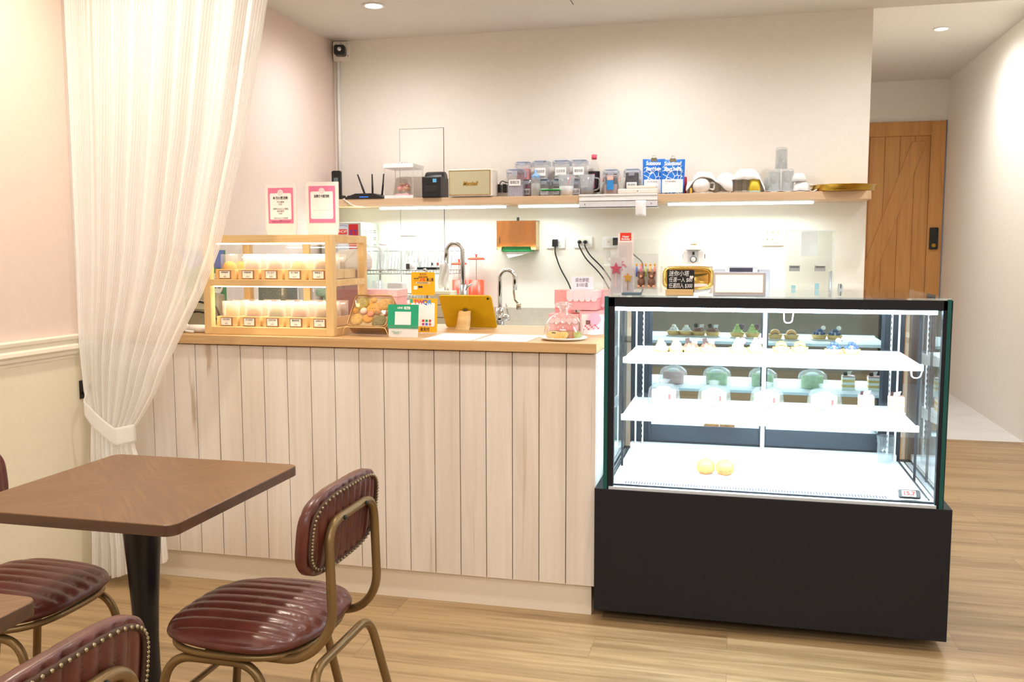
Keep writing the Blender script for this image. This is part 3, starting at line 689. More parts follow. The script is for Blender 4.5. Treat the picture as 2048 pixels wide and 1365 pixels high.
def tart_green(l,g_):
    t = thing('green_cream_tart', l,'tart',group=g_); tart_base(t); swirl(t,m_match,.024,.013,4)
    MB().lathe([(0,-.006),(.011,-.006),(.012,-.002),(.010,0),(.012,.002),(.011,.006),(0,.006)],(.016,-.002,.042),seg=16,axis='Y').build('macaron', m_maca, t, True); return t
def tart_peach(l,g_):
    t = thing('peach_tart', l,'tart',group=g_); tart_base(t); m = MB()
    for i in range(5): m.tube(arc((0,-.012+.006*i,.016),.017,20,160,8),[.003,.005,.006,.006,.006,.006,.006,.005,.003],8)
    m.build('fruit_slices', m_peach, t, True); MB().sphere((0,0,.016),.018,sz=.5,bottom=0).build('cream',m_creamw,t,True); return t
def tart_blue(l,g_):
    t = thing('blueberry_tart', l,'tart',group=g_); tart_base(t); MB().sphere((0,0,.014),.018,sz=.9,bottom=0).build('cream',m_creamw,t,True)
    for i in range(9):
        a = i*2*math.pi/6; r = .017 if i < 6 else .008; MB().sphere((r*math.cos(a),r*math.sin(a),.024 if i < 6 else .036),.0065,seg=10,rings=7).build('berry', m_blue, t, True)
    MB().sphere((.014,.004,.046),.009,sy=.5).build('white_chocolate',m_creamw,t,True); return t
zT = .9665
PT = {'p':(at_z(1322,705,zT),at_z(1353,704,zT)),'c':(at_z(1382,706,zT),at_z(1416,707,zT)),'g':(at_z(1475,707,zT),at_z(1511,708,zT)),'o':(at_z(1562,706,zT),at_z(1600,708,zT)),'b':(at_z(1667,710,zT),at_z(1703,711,zT))}
GR = 'fruit and cream tarts on the top fridge shelf'
for key, fn, nm, ad in (('p',tart_plain,'white cream tart','at the left end of the top fridge shelf'),('c',tart_choc,'cocoa cream tart with dark chocolate plate','on the top fridge shelf'),('g',tart_green,'pale green cream tart with purple macaron','on the top fridge shelf'),('o',tart_peach,'orange fruit slice tart','on the top fridge shelf'),('b',tart_blue,'blueberry tart with white topper','on the top fridge shelf')):
    a, b2 = PT[key]; f1 = fn('left one of two: '+nm+' '+ad, GR); f1.location = (a.x,a.y-.0,zT); f1.scale = (1.15,)*3
    again(f1,(b2.x,a.y+.01,zT),label='right one of two: '+nm+' '+ad)
zM = .7515
def bagged(l, cake):
    t = thing('bagged_cake', l,'cake',group='bagged cakes on the middle fridge shelf')
    MB().lathe([(0,.002),(.034,.002),(.036,.004),(.036,.046),(.033,.050),(0,.051)],seg=32,sx=1.15,sy=.8).build('sponge', cake, t, True)
    MB().sphere((.0,-.006,.050),.022,sx=1.2,sz=.55,bottom=0,seg=18).build('cream', m_creamw, t, True)
    MB().lathe([(.036,.0),(.046,.004),(.047,.030),(.044,.055),(.030,.068),(.012,.073),(.018,.085),(.002,.088)],seg=40,sx=1.15,sy=.8,rib=.035,nrib=11).build('clear_bag', m_bag, t, True)
    MB().prism(rrect(.018,.026,.022,.040,.002),-.0395,-.0390).build('seal_sticker', P('sticker_red','c93a3a',.5), t); return t
cols = [m_pinkc, m_cake_g, m_cake_g, m_cake_g]
labs = ['bagged pink cream cake at the left end of the middle fridge shelf','second bagged cake from the left on the middle fridge shelf','third bagged cake from the left on the middle fridge shelf','bagged cake next to the two layered slices on the middle fridge shelf']
for px,cm_,l in zip((1328,1428,1531,1640),cols,labs):
    p = at_z(px,806,zM); t = bagged(l,cm_); t.location = (p.x,3.60,zM); t.scale = (1.15,)*3
def cslice(l):
    t = thing('layer_cake_slice', l,'cake',group='layered cake slices on the middle fridge shelf')
    MB().box(-.030,.030,-.03,.03,0,.002).build('card_tray', m_tray, t)
    for i in range(5): MB().box(-.026,.026,-.026,.026,.002+.011*i,.002+.011*(i+1)).build('layer', (m_creamw,m_crust,m_creamw,m_crust,m_creamw)[i], t, bevel=.001)
    MB().box(-.026,.026,-.026,.026,.057,.062).build('glaze', P('rosy_glaze','c89a90',.4), t, bevel=.001)
    MB().prism([(-.012,.062),(.010,.066),(.016,.082),(-.010,.076)],-.010,-.008).build('name_card', m_paper, t)
    MB().prism([(-.02,.062),(-.004,.062),(-.004,.078),(-.02,.076)],-.001,.001).build('chocolate_plate', m_dark, t); return t
p = at_z(1722,812,zM); q = at_z(1778,812,zM)
s1 = cslice('layered cake slice, left of the pair at the right end of the middle shelf'); s1.location = (p.x,3.60,zM)
again(s1,(q.x,3.60,zM),label='layered cake slice, outermost at the right end of the middle shelf')
# croissant box on the deck
p = at_z(1430,952,DZ); t = thing('puff_box','clear box of small golden puffs alone on the fridge deck','pastry box',(p.x,p.y+.03,DZ+.001))
MB().box(-.075,.075,-.045,.045,0,.002).build('base', m_tray, t)
for i in range(2):
    for j in range(2):
        MB().sphere((-.036+.072*i,-.022+.044*j,.026),.033,sx=1.05,sy=.70,sz=.80,seg=20).build('puff', m_flake, t, True)
MB().box(-.076,.076,-.046,.046,.0025,.05).build('lid', m_acryl, t, bevel=.004)
# tumbler with water
t = thing('ribbed_tumbler','ribbed glass tumbler of water in the right rear corner of the fridge','glass',(.598,3.80,DZ+.001))
MB().lathe([(0,0),(.026,0),(.030,.01),(.034,.11),(.032,.11),(.028,.012),(0,.012)],seg=60,rib=.025,nrib=20).build('glass', m_glass, t, True)
MB().lathe([(0,.013),(.0275,.013),(.030,.065),(0,.066)],seg=32).build('water', THIN('water',(.93,.96,.98),.06), t, True)

# ================================================================== ON THE SHELF
def sspan(p0, p1, ptop, Y, zb=None):
    zb = SZ if zb is None else zb
    a = at_y(p0, ptop, Y); b = at_y(p1, ptop, Y); return (a.x+b.x)/2, b.x-a.x, a.z-zb
SY = 5.45
def cable(name, pts, r, mat, label, cat='cable', parent=None, n=6, rad=.03):
    o = MB().tube(fillet(pts, rad, n), r, 8).build(name, mat, parent, True)
    return tag(o, label, cat) if parent is None else o
# cordless phone
x,w,h = sspan(664,682,342,SY-.03)
t = thing('cordless_phone','black cordless phone upright in its base at the left end of the shelf','phone',(x,SY-.03,SZ))
MB().prism(rrect(-.045,.045,-.05,.05,.015),0,.03,'XY').build('charging_base', m_black, t, bevel=.005)
hs = MB().prism(rrect(-w/2,w/2,.012,h,.012),-.012,.014).build('handset', m_black, t, bevel=.004)
MB().box(-.015,.015,-.0132,-.0122,h-.07,h-.045).build('screen', P('grey_lcd','6b7678',.2), hs)
for i in range(4):
    for j in range(3): MB().box(-.014+.0105*j,-.007+.0105*j,-.0138,-.0122,h-.088-.013*i,h-.082-.013*i).build('key', P('key_grey','55565a',.5), hs)
# router
x,w,h = sspan(700,778,380,SY-.03)
t = thing('wifi_router','black wireless router with three antennas and a row of blue lights','router',(x,SY-.03,SZ))
MB().prism([(-w/2,.0),(w/2,.0),(w/2-.01,.012),(.06,.034),(-.06,.034),(-w/2+.01,.012)],-.09,.07).build('housing', m_black, t, bevel=.003)
for i in range(5): MB().box(-.028+.012*i,-.021+.012*i,-.0915,-.0902,.010,.0135).build('status_light', EM('blue_led','2a5cff',6.0), t)
for x0,dx in ((-.05,-.055),(.0,-.005),(.065,.01)):
    MB().tube([(x0,.05,.03),(x0+dx*.3,.055,.07),(x0+dx,.06,.165)],[.006,.007,.0045],8).build('antenna', m_black, t, True)
cable('router_cable',[(x-.17,SY-.06,SZ+.004),(x-.13,SY-.1,SZ+.004),(x-.14,SY0-.004,SZ+.002),(x-.07,SY0-.006,SZ-.045),(x+.02,SY0+.005,SB-.003)],.003,m_white,'thin white cable dropping over the shelf edge below the router')
cable('black_cable',[(x-.19,SY+.03,SZ+.004),(x-.16,SY,SZ+.035),(x-.10,SY+.02,SZ+.004),(x-.06,SY+.03,SZ+.02)],.0025,m_black,'looped thin black cable between phone and router')
# gift box with preserved flowers
x,w,h = sspan(779,836,331,SY-.02)
t = thing('flower_gift_box','clear box with white lid holding a pink flower dome on the shelf','gift box',(x,SY-.02,SZ))
MB().box(-w/2,w/2,-w/2,w/2,0,.018).build('base', m_white, t, bevel=.001)
MB().box(-w/2-.003,w/2+.003,-w/2-.003,w/2+.003,h-.025,h).build('lid', m_white, t, bevel=.001)
MB().box(-w/2+.002,w/2-.002,-w/2+.002,w/2-.002,.018,h-.026).build('clear_walls', m_acryl, t)
MB().lathe([(.052,.03),(.054,.07),(.045,.10),(.025,.122),(0,.128)],seg=36).build('glass_dome', THIN('dome_glass',(.93,.94,.94),.12,gain=1.6), t, True)
MB().cyl((0,0,.018),.058,.012).build('dome_base', m_palepink, t)
for i,(a,b_,c_) in enumerate(((0,0,.068),(-.022,-.012,.06),(.022,-.012,.058),(.01,.02,.075),(-.015,.015,.08))):
    MB().lathe([(0,-.016),(.018,-.013),(.024,0),(.018,.013),(.010,.008),(.013,.017),(0,.015)],(a,b_,c_+.006),seg=18,rib=.12,nrib=5).build('rose', P('rose_%d'%i,('ea8f86','f2aaa2','e3b08e','ef9a9a','f3c7ae')[i],.6,var=.2,scale=60), t, True)
ed = MB()
for sx in (-1,1):
    for sy in (-1,1): ed.cbox((sx*(w/2-.003),sy*(w/2-.003),(h-.008)/2),(.002,.002,h-.045))
ed.build('box_edges', P('edge_sheen','d8d4d2',.2), t)
bw = MB()
for i in range(7): bw.tube(arc((-.03+.01*i,-.02,h+.004),.012,0,180,8,((.8,.6*(-1)**i,0),(0,0,1))),.002,6)
bw.build('ribbon', P('silver_ribbon','d5d2d0',.3,.3), t, True)
MB().tube([(-.05,-.03,.022),(-.02,-.04,.03),(.0,-.045,.024),(.03,-.04,.032),(.05,-.03,.022)],.005,8).build('pink_bow', m_palepink, t, True)
# label printer
x,w,h = sspan(849,878,352,SY-.06)
t = thing('label_printer','black label printer with a pale blue sticker on the shelf','printer',(x+.018,SY-.06,SZ))
MB().box(-.06,.06,-.07,.10,0,.128).build('body', m_black, t, bevel=.006)
MB().lathe([(0,-.058),(.058,-.058),(.060,-.05),(.060,.05),(.058,.058),(0,.058)],(0,.035,.105),seg=40,axis='X').build('roll_cover', m_black, t, True)
MB().box(-.035,.035,-.0725,-.0695,.078,.084).build('paper_slot', m_gap, t)
MB().box(-.04,.04,-.072,-.0695,.035,.074).build('front_flap', P('soft_black','202024',.5), t, bevel=.001)
MB().box(.012,.036,-.0722,-.0698,.092,.114).build('sticker', P('sky_sticker','62b4e4',.5), t)
# radio speaker
x,w,h = sspan(900,992,341,SY-.06)
t = thing('speaker','cream retro loudspeaker with woven grille and brass script on the shelf','speaker',(x,SY-.06,SZ))
w *= .95; sw = w-.03
MB().prism(rrect(-w/2,w/2,.004,h,.008),-.06,.07).build('cabinet', m_offw, t, bevel=.003)
m_gr, nt, b = newmat('woven_grille'); wv = nt.nodes.new('ShaderNodeTexWave'); wv.bands_direction='Z'; wv.inputs['Scale'].default_value=38; wv.inputs['Distortion'].default_value=1.0; wv.inputs['Detail Scale'].default_value=4
tcg = nt.nodes.new('ShaderNodeTexCoord'); nt.links.new(tcg.outputs['Object'], wv.inputs['Vector']); rg = nt.nodes.new('ShaderNodeValToRGB'); nt.links.new(wv.outputs['Fac'], rg.inputs['Fac'])
rg.color_ramp.elements[0].color=(*s2l('cdb88e'),1); rg.color_ramp.elements[1].color=(*s2l('b9b99c'),1); nt.links.new(rg.outputs[0], b.inputs['Base Color']); b.inputs['Roughness'].default_value=.8
MB().box(-w/2+.006,w/2-.014-.0,-.0625,-.0595,.014,h-.010).build('grille', m_gr, t)
fr_ = MB()
for a,b_,c_,d_ in ((-w/2+.005,-w/2+.008,.013,h-.009),(w/2-.016,-.013+w/2,.013,h-.009),(-w/2+.005,w/2-.013,.012,.015),(-w/2+.005,w/2-.013,h-.011,h-.008)): fr_.box(a,b_,-.064,-.0595,c_,d_)
fr_.build('gilt_bead', m_brass, t)
text('Marshall','script', m_brass, t, (0,-.0635,h*.48), .034, .095, shear=.35, bold=.0006, ext=.0008)
for xx in (-w*.38,w*.38): MB().cyl((xx,.0,0),.006,.005,seg=12).build('foot', m_black, t)
MB().cyl((w*.2,0,h),.004,.004,seg=12).build('knob', m_brass, t)
# socket strip with plugs
x,w,h = sspan(996,1018,362,SY+.05)
t = thing('power_strip','white socket strip with two black plugs between speaker and food containers','power strip',(x,SY+.07,SZ))
MB().box(-.055,.055,-.025,.03,0,.035).build('strip', m_offw, t, bevel=.003)
for xx in (-.03,.01): MB().box(xx-.012,xx+.012,-.045,.02,.035,.085).build('plug', m_black, t, bevel=.004)
MB().tube(fillet([(-.03,-.01,.08),(-.01,-.03,.11),(.03,-.03,.09),(.05,0,.11)],.02),.003,8).build('cord', m_black, t, True)

# food containers
m_cont = THIN('container_plastic',(.93,.94,.96),.05,.1,haze=.16,hazecol=(.80,.81,.85)); m_lidb = P('blue_seal','7d9ccc',.4); m_lid = THIN('lid_plastic',(.92,.94,.98),.06,.1,haze=.32,hazecol=(.80,.84,.92))
def container(p0,p1,ptop,Y,zb,label,fill,fillh,lab=None,grp='clip-lid food containers on the shelf',ceil=None,seal=m_lidb,clips=m_lid,card=(.4,.28)):
    x,w,h = sspan(p0,p1,ptop,Y,zb)
    t = thing('food_container', label,'food container',(x,Y,zb),group=grp); d = w*.8
    MB().prism(rrect(-w/2+.008,w/2-.008,-d/2,d/2,.015),0,h*.88,'XY').build('tub', m_cont, t, bevel=.003)
    MB().prism(rrect(-w/2,w/2,-d/2-.006,d/2+.006,.018),h*.86,h-.003,'XY').build('lid', m_lid, t, bevel=.003)
    MB().prism(rrect(-w/2+.008,w/2-.008,-d/2+.004,d/2-.004,.014),h-.003,h,'XY').build('seal', seal, t, bevel=.001)
    for s_ in (-1,1): MB().box(s_*w/2-.004,s_*w/2+.004,-.018,.018,h*.70,h*.95).build('clip', clips, t, bevel=.002)
    MB().box(-.018,.018,-d/2-.010,-d/2-.005,h*.74,h*.94).build('clip', clips, t, bevel=.002)
    if fill: MB().prism(rrect(-w/2+.011,w/2-.011,-d/2+.003,d/2-.003,.012),.003,h*fillh,'XY').build('contents', fill, t)
    if lab:
        c_ = MB().box(-w*.32,w*.32,-d/2-.0022,-d/2-.0008,h*card[0]-.0,h*card[0]+h*card[1]).build('name_label', m_paper, t)
        text(lab,'lettering', m_ink, c_, (0,-d/2-.0024,h*(card[0]+card[1]/2)), .020, w*.5)
    return t
m_powd = P('grey_powder','b9b6bc',.9); m_pinkp = P('pink_packet','ee8f8c',.6); m_beans = P('dark_tea','3a3234',.9,var=.3,scale=200); m_redp = P('maroon_powder','8e4a4c',.8); m_brownp = P('brown_powder','b59a92',.9)
lo = dict(grp='clip-lid food containers on the shelf')
# lower back row, then the upper row standing on it
lows = [(1044,1066,361,'抹茶',m_redp,.8,'low container of red powder behind the bottle'),(1078,1102,361,'豆',m_powd,.5,'low container behind the green lidded box, left'),(1104,1124,360,'粉',m_beans,.6,'low container half hidden by the left measuring jug'),(1142,1166,362,'黑芝麻',m_powd,.5,'low container seen between the two measuring jugs')]
for p0,p1,pt,lb,fl,fh,l in lows: container(p0,p1,pt,5.50,SZ,l,fl,fh,lb,card=(.15,.35))
zu = at_y(1080,361,5.50).z+.001
ups = [(1032,1063,325,None,m_pinkp,.62,'upper-row container with a pink packet, leftmost of four'),(1067,1100,323,'黑焙煎茶',m_powd,.1,'second container from the left in the upper row'),(1107,1141,322,'日式煎茶',m_powd,.15,'third container from the left in the upper row'),(1143,1176,321,'蜜桃烏龍',m_powd,.08,'upper-row container next to the cola bottle')]
for p0,p1,pt,lb,fl,fh,l in ups: container(p0,p1,pt,5.50,zu,l,fl,fh,lb,card=(.2,.42))
container(1015,1051,340,5.42,SZ,'tall container of grey tea leaves, front left beside the speaker plugs',P('grey_leaves','a9a6b2',.9,var=.35,scale=220),.45,'蜜糖紅茶',card=(.40,.22))
# squeeze bottle
x,w,h = sspan(1062,1081,340,5.40)
t = thing('squeeze_bottle','translucent squeeze bottle with pale blue nozzle cap','bottle',(x,5.40,SZ))
MB().lathe([(0,0),(w/2,0),(w/2,h*.62),(w/2*.85,h*.70),(w/2*.6,h*.74)],seg=32).build('bottle', m_frost, t, True)
MB().lathe([(w/2*.75,h*.68),(w/2*.9,h*.74),(w/2*.9,h*.80),(w*.14,h*.86),(w*.11,h),(0,h)],seg=28).build('nozzle_cap', P('sky_cap','8db6e6',.4), t, True)
MB().cyl((0,0,.002),w/2-.002,h*.48).build('syrup', P('pale_syrup','d9d5cf',.2,alpha=.6), t, True)
# green lidded box
x,w,h = sspan(1082,1121,380,5.385)
t = thing('snack_box','low clear box with a bright green lid in front of the containers','food box',(x,5.385,SZ))
MB().prism([(-w/2+.012,0),(w/2-.012,0),(w/2-.002,h*.85),(-w/2+.002,h*.85)],-.04,.04).build('tub', m_cont, t, bevel=.004)
MB().prism(rrect(-w/2,w/2,-.045,.045,.015),h*.85,h,'XY').build('lid', P('green_lid','28b04a',.4), t, bevel=.003)
# measuring jugs
def jug(p0,p1,pt,label,fill,fh,spoon=None):
    x,w,h = sspan(p0,p1,pt,5.405); t = thing('measuring_jug', label,'jug',(x,5.405,SZ),group='plastic measuring jugs on the shelf'); r = w/2
    MB().lathe([(0,0),(r*.78,0),(r*.98,h),(r*.94,h),(r*.75,.003),(0,.003)],seg=36).build('jug', m_frost, t, True)
    MB().tube(fillet([(r*.9,0,h*.85),(r*1.6,0,h*.82),(r*1.5,0,h*.3),(r*.8,0,h*.25)],.02),.004,8).build('handle', m_frost, t, True)
    MB().prism([(-r*1.25,h),(-r*.8,h),(-r*.85,h*.85)],-.012,.012).build('spout', m_frost, t)
    MB().cyl((0,0,.004),r*.76,h*fh,r2=r*.84,seg=30).build('contents', fill, t, True)
    if spoon: MB().tube([(-.01,0,.03),(.03,0,h*.95)],.003,8).build('spoon', spoon, t, True)
    return t
jug(1116,1150,350,'frosted measuring jug of white sugar with a red spoon, left of two',P('sugar','f1efec',.9),.42,m_red)
jug(1159,1190,350,'frosted measuring jug of dark grey powder, right of two',P('slate_powder','8d8f98',.9),.34)
# cola bottle
x,w,h = sspan(1177,1200,310,5.51)
t = thing('soda_bottle','large soda bottle with pink cap and dark magenta label','bottle',(x,5.51,SZ)); r = w/2
MB().lathe([(0,0),(r*.9,0),(r,.02),(r,h*.62),(r*.85,h*.74),(r*.42,h*.86),(r*.36,h*.90)],seg=32).build('bottle', m_glass, t, True)
MB().lathe([(r*1.01,.03),(r*1.01,h*.60)],seg=32).build('label', P('black_label','1d1418',.4), t, True)
for i in range(3): MB().prism(rrect(-.004,.008,.05+.03*i,.075+.03*i,.002),-r*1.04,-r*.98).build('magenta_print', P('magenta_print','c2326e',.4), t)
MB().cyl((0,0,h*.89),r*.46,h*.11).build('cap', P('pink_cap','e0556a',.4), t, True)
# brown tub with pink clips, black tub
container(1208,1238,340,5.50,SZ,'black-filled container standing behind the pink-clipped tub',P('black_filling','232324',.8),.82)
c1 = container(1206,1239,352,5.41,SZ,'brown powder tub with pink lid clips',m_brownp,.55,clips=P('pink_clip','eebfb2',.4),seal=P('pink_clip2','eebfb2',.4))
MB().box(-.02,.02,-.048,-.046,.03,.085).build('blue_sticker', P('blue_print','2b86cc',.5), c1)
container(1249,1281,339,5.51,SZ,'tall black-filled container left of the blue coffee bags',P('black_filling','232324',.8),.84,'咖啡粉',card=(.28,.22))
# coffee scale
x,w,h = sspan(1237,1318,381,5.385)
t = thing('coffee_scale','flat ivory coffee scale lying on the shelf above the steel rail','scale',(x,5.385,SZ+.004)); 
MB().prism(rrect(-w/2,w/2,-.06,.06,.02),0,.028,'XY').build('body', m_offw, t, bevel=.006)
MB().prism(rrect(-w*.28,w*.44,-.052,.052,.01),.029,.045,'XY').build('platform', P('warm_ivory','e9dccb',.4), t, bevel=.004)
MB().cyl((-.0,-.061,.014),.003,.003,'Y',8).build('button', m_black, t)
# coffee bags
m_bagb, nt, b = newmat('blue_foil_bag'); vo = nt.nodes.new('ShaderNodeTexVoronoi'); vo.feature='DISTANCE_TO_EDGE'; vo.inputs['Scale'].default_value=34; tcg = nt.nodes.new('ShaderNodeTexCoord')
sp = nt.nodes.new('ShaderNodeSeparateXYZ'); nt.links.new(tcg.outputs['Object'], sp.inputs[0]); nt.links.new(tcg.outputs['Object'], vo.inputs['Vector'])
l1 = nt.nodes.new('ShaderNodeMath'); l1.operation='LESS_THAN'; l1.inputs[1].default_value=.055; nt.links.new(vo.outputs['Distance'], l1.inputs[0])
l2 = nt.nodes.new('ShaderNodeMath'); l2.operation='LESS_THAN'; l2.inputs[1].default_value=.165; nt.links.new(sp.outputs[2], l2.inputs[0]); l3 = nt.nodes.new('ShaderNodeMath'); l3.operation='MULTIPLY'; nt.links.new(l1.outputs[0], l3.inputs[0]); nt.links.new(l2.outputs[0], l3.inputs[1])
ax_ = nt.nodes.new('ShaderNodeMath'); ax_.operation='ABSOLUTE'; nt.links.new(sp.outputs[0], ax_.inputs[0]); l4 = nt.nodes.new('ShaderNodeMath'); l4.operation='LESS_THAN'; l4.inputs[1].default_value=.058; nt.links.new(ax_.outputs[0], l4.inputs[0])
l5 = nt.nodes.new('ShaderNodeMath'); l5.operation='MULTIPLY'; nt.links.new(l3.outputs[0], l5.inputs[0]); nt.links.new(l4.outputs[0], l5.inputs[1])
mxb = nt.nodes.new('ShaderNodeMixRGB'); nt.links.new(l5.outputs[0], mxb.inputs[0]); mxb.inputs[1].default_value=(*s2l('1f74d2'),1); mxb.inputs[2].default_value=(*s2l('dfe9f4'),1); nt.links.new(mxb.outputs[0], b.inputs['Base Color']); b.inputs['Roughness'].default_value=.35
def coffee_bag(p0,p1,pt,Y,rz,label):
    x,w,h = sspan(p0,p1,pt,Y); t = thing('coffee_bag', label,'coffee bag',(x,Y,SZ),rz,group='blue coffee bags on the shelf'); w*=.97
    def face(u,v,s_):
        X = (u-.5)*w*(1-.06*(1-v)); th = (.002+.030*(1-v)**.6*math.sin(math.pi*min(max(u,0.0),1))**.6*(1 if v>.02 else .9)); return (X, s_*th, v*h)
    m = MB(); m.grid(lambda u,v: face(u,v,-1),24,16); m.grid(lambda u,v: face(u,v,1),24,16); m.build('pouch', m_bagb, t, True)
    fl = -.036
    MB().grid(lambda u,v:((u-.5)*w*.86, -(.0035+.030*(1-(.05+.38*v))**.6*math.sin(math.pi*(.07+.86*u))**.6), (.05+.38*v)*h),16,6).build('white_panel', m_paper, t, True)
    text('Solutions!\nStart here','print', m_white, t, (0,-.0158,h*.80), .034, w*.72, bold=.001, shear=.1, rot=(math.radians(73),0,0))
    text('BREWER BLEND','panel_print', m_ink, t, (-.01,-.0285,h*.37), .010, w*.45, rot=(math.radians(80),0,0))
    cl = MB().prism([(-.02,h-.016),(.02,h-.016),(.016,h+.006),(-.016,h+.006)],-.008,.008).build('binder_clip', P('clip_bronze','8d8268',.3,.8), t)
    MB().tube(arc((0,-.006,h+.012),.009,-50,230,10),.0012,6).build('clip_wire', m_chrome, cl, True); return t
coffee_bag(1285,1331,319,5.47,.12,'blue coffee bag behind and left, with lettering and binder clip')
coffee_bag(1321,1371,320,5.42,0,'blue coffee bag in front, right of the pair, with wire binder clip')
x,w,h = sspan(1330,1374,355,5.52)
MBx = MB().prism(rrect(x-w/2,x+w/2,SZ+.0005,SZ+h,.006),5.50,5.53); tag(MBx.build('packet', m_red and P('crimson_packet','b52a3c',.5), bevel=.003), 'crimson packet peeking out behind the right blue coffee bag','packet')
# cloths over crockery
def cloth_over(p0,p1,pt,Y,label,humps,hem):
    a = at_y(p0,pt,Y).x; b_ = at_y(p1,pt,Y).x
    def f(u,v):
        xx = a+(b_-a)*u; yy = Y-.085+.15*v; base = 0
        for (c,wd,hh) in humps: base = max(base, hh*math.exp(-(((u-c)/wd)**4)))
        front = min(1,v*4.5)**.5; lo_ = hem(u)
        z = base - (1-front)*max(0,base-lo_); z *= min(1,(1-v)*6+.15)
        return (xx, yy+.004*math.sin(u*15), SZ+.003+max(z,0.002)+.0015*math.sin(u*22+v*5))
    return tag(MB().grid(f,70,26).build('tea_towel', P('white_cotton','f4f3f2',.9,bump=.3,bscale=300), None, True, solid=.002), label,'towel')
cloth_over(1374,1466,347,5.46,'white cotton cloth draped over the teapot and glasses',[(.38,.30,.125),(.85,.25,.115),(.1,.12,.07)], lambda u: .082*math.exp(-((u-.38)/.30)**4)+.006+.03*math.exp(-((u-.75)/.1)**2))
cloth_over(1463,1530,345,5.46,'white cotton cloth draped over jars and the yellow cup',[(.45,.50,.135)], lambda u: .072-.066*max(0,(u-.84)/.16))
# spherical white teapot
x,w,h = sspan(1386,1420,361,5.40)
t = thing('teapot','round white porcelain pot under the left cloth','pot',(x,5.40,SZ)); MB().sphere((0,0,.046),.050,sz=.92).cyl((0,0,0),.03,.008).build('pot', m_white, t, True)
MB().tube(fillet([(.045,0,.06),(.075,0,.065),(.072,0,.02),(.045,0,.03)],.015),.005,8).build('handle', m_white, t, True)
MB().prism([(-.062,.0),(-.052,.0),(-.052,.032),(-.062,.032)],-.04,-.036).build('yellow_tag', P('yellow_tag','f0b52a',.5), t)
for k,(p0,p1,l) in enumerate(((1426,1442,'ribbed glass under the cloths, beside the porcelain pot'),(1444,1460,'ribbed glass under the edge between the two cloths'),(1466,1480,'ribbed glass jar, leftmost under the right cloth'),(1482,1496,'ribbed glass jar beside the yellow cup'))):
    x,w,h = sspan(p0,p1,362,5.41); t = thing('glass_jar', l,'glass',(x,5.41,SZ),group='ribbed glasses under the cloths')
    MB().lathe([(0,0),(w/2,0),(w/2,.085),(w/2-.002,.085),(w/2-.003,.004),(0,.004)],seg=48,rib=.03,nrib=12).build('glass', m_glass, t, True)
x,w,h = sspan(1497,1522,362,5.41); t = thing('yellow_cup','upturned yellow cup peeking out under the right cloth','cup',(x,5.41,SZ))
MB().lathe([(0,.085),(w*.38,.085),(w/2,.012),(w/2-.003,.012)],seg=36).build('cup', P('yellow_ceramic','f4dc4a',.3), t, True); MB().lathe([(w/2,.012),(w/2+.001,0),(w/2-.003,0)],seg=36).build('rim', P('mint_rim','bfe0dc',.3), t, True)
# towel runner, upturned glasses, cups
a = at_y(1528,383,5.42).x; b_ = at_y(1632,383,5.42).x
tag(MB().grid(lambda u,v:(a+(b_-a)*u, 5.345+.20*v+.004*math.sin(u*14), SZ+.002+.0025*(1+math.sin(u*25)*math.cos(v*7))+(.02*max(0,u-.93)*14*math.sin(v*3.1+.3))),60,12).build('drying_towel', P('white_cotton','f4f3f2',.9,bump=.3,bscale=300), None, True, solid=.002),'white towel runner laid under the upturned glasses','towel')
m_tumb = THIN('hammered_glass',(.90,.92,.93),.10,.12,haze=.16,hazecol=(.85,.88,.9))
def tumb(p0,p1,pt,Y,zb,l):
    x,w,h = sspan(p0,p1,pt,Y,zb); t = thing('tumbler', l,'glass',(x,Y,zb),group='upturned glasses on the towel')
    MB().lathe([(0,h),(w*.42,h),(w*.47,h-.008),(w/2,0),(w/2-.004,0),(w*.44,h-.012),(0,h-.010)],seg=60,rib=.012,nrib=20).build('glass', m_tumb, t, True)
    return t
z0 = SZ+.0085
tumb(1536,1562,341,5.42,z0,'upturned glass in front, left of the lower pair'); tumb(1563,1589,339,5.43,z0,'upturned glass in front, right of the lower pair')
tumb(1527,1545,356,5.50,z0,'clear glass half hidden behind the left upturned glass')
zt_ = at_y(1563,340,5.45).z+.006
tumb(1551,1576,296,5.45,zt_,'upturned glass balanced on top of the lower pair')
x,w,h = sspan(1590,1614,366,5.41,z0)
def ucup(z,l,s_=1):
    t = thing('white_cup', l,'cup',(x+.002,5.41,z),group='upturned white cups')
    MB().lathe([(0,.052),(.026,.052),(.040,.030),(.046,0),(.043,0),(.037,.028),(0,.048)],seg=36).build('cup', m_white, t, True)
    MB().tube(fillet([(.036,0,.036),(.062,0,.034),(.058,0,.010),(.042,0,.012)],.012),.0035,8).build('handle', m_white, t, True); return t
cA = ucup(z0,'lower upturned white cup beside the glasses'); again(cA,(x-.012,5.41,z0+.050),rz=.8,label='white cup stacked on the lower upturned cup',scale=.92)
# brass tray, overhanging the shelf end
p = at_y(1690,378,5.45); t = thing('brass_tray','round shallow brass tray lying on the right end of the shelf','tray',(p.x-.015,5.455,SZ))
MB().lathe([(0,.0),(.165,.0),(.170,.004),(.172,.032),(.178,.034),(.178,.036),(.169,.034),(.166,.006),(0,.004)],seg=64).build('dish', m_brass, t, True)
MB().prism([(.17,.028),(.205,.031),(.205,.034),(.17,.034)],-.012,.012).build('lug', m_brass, t)

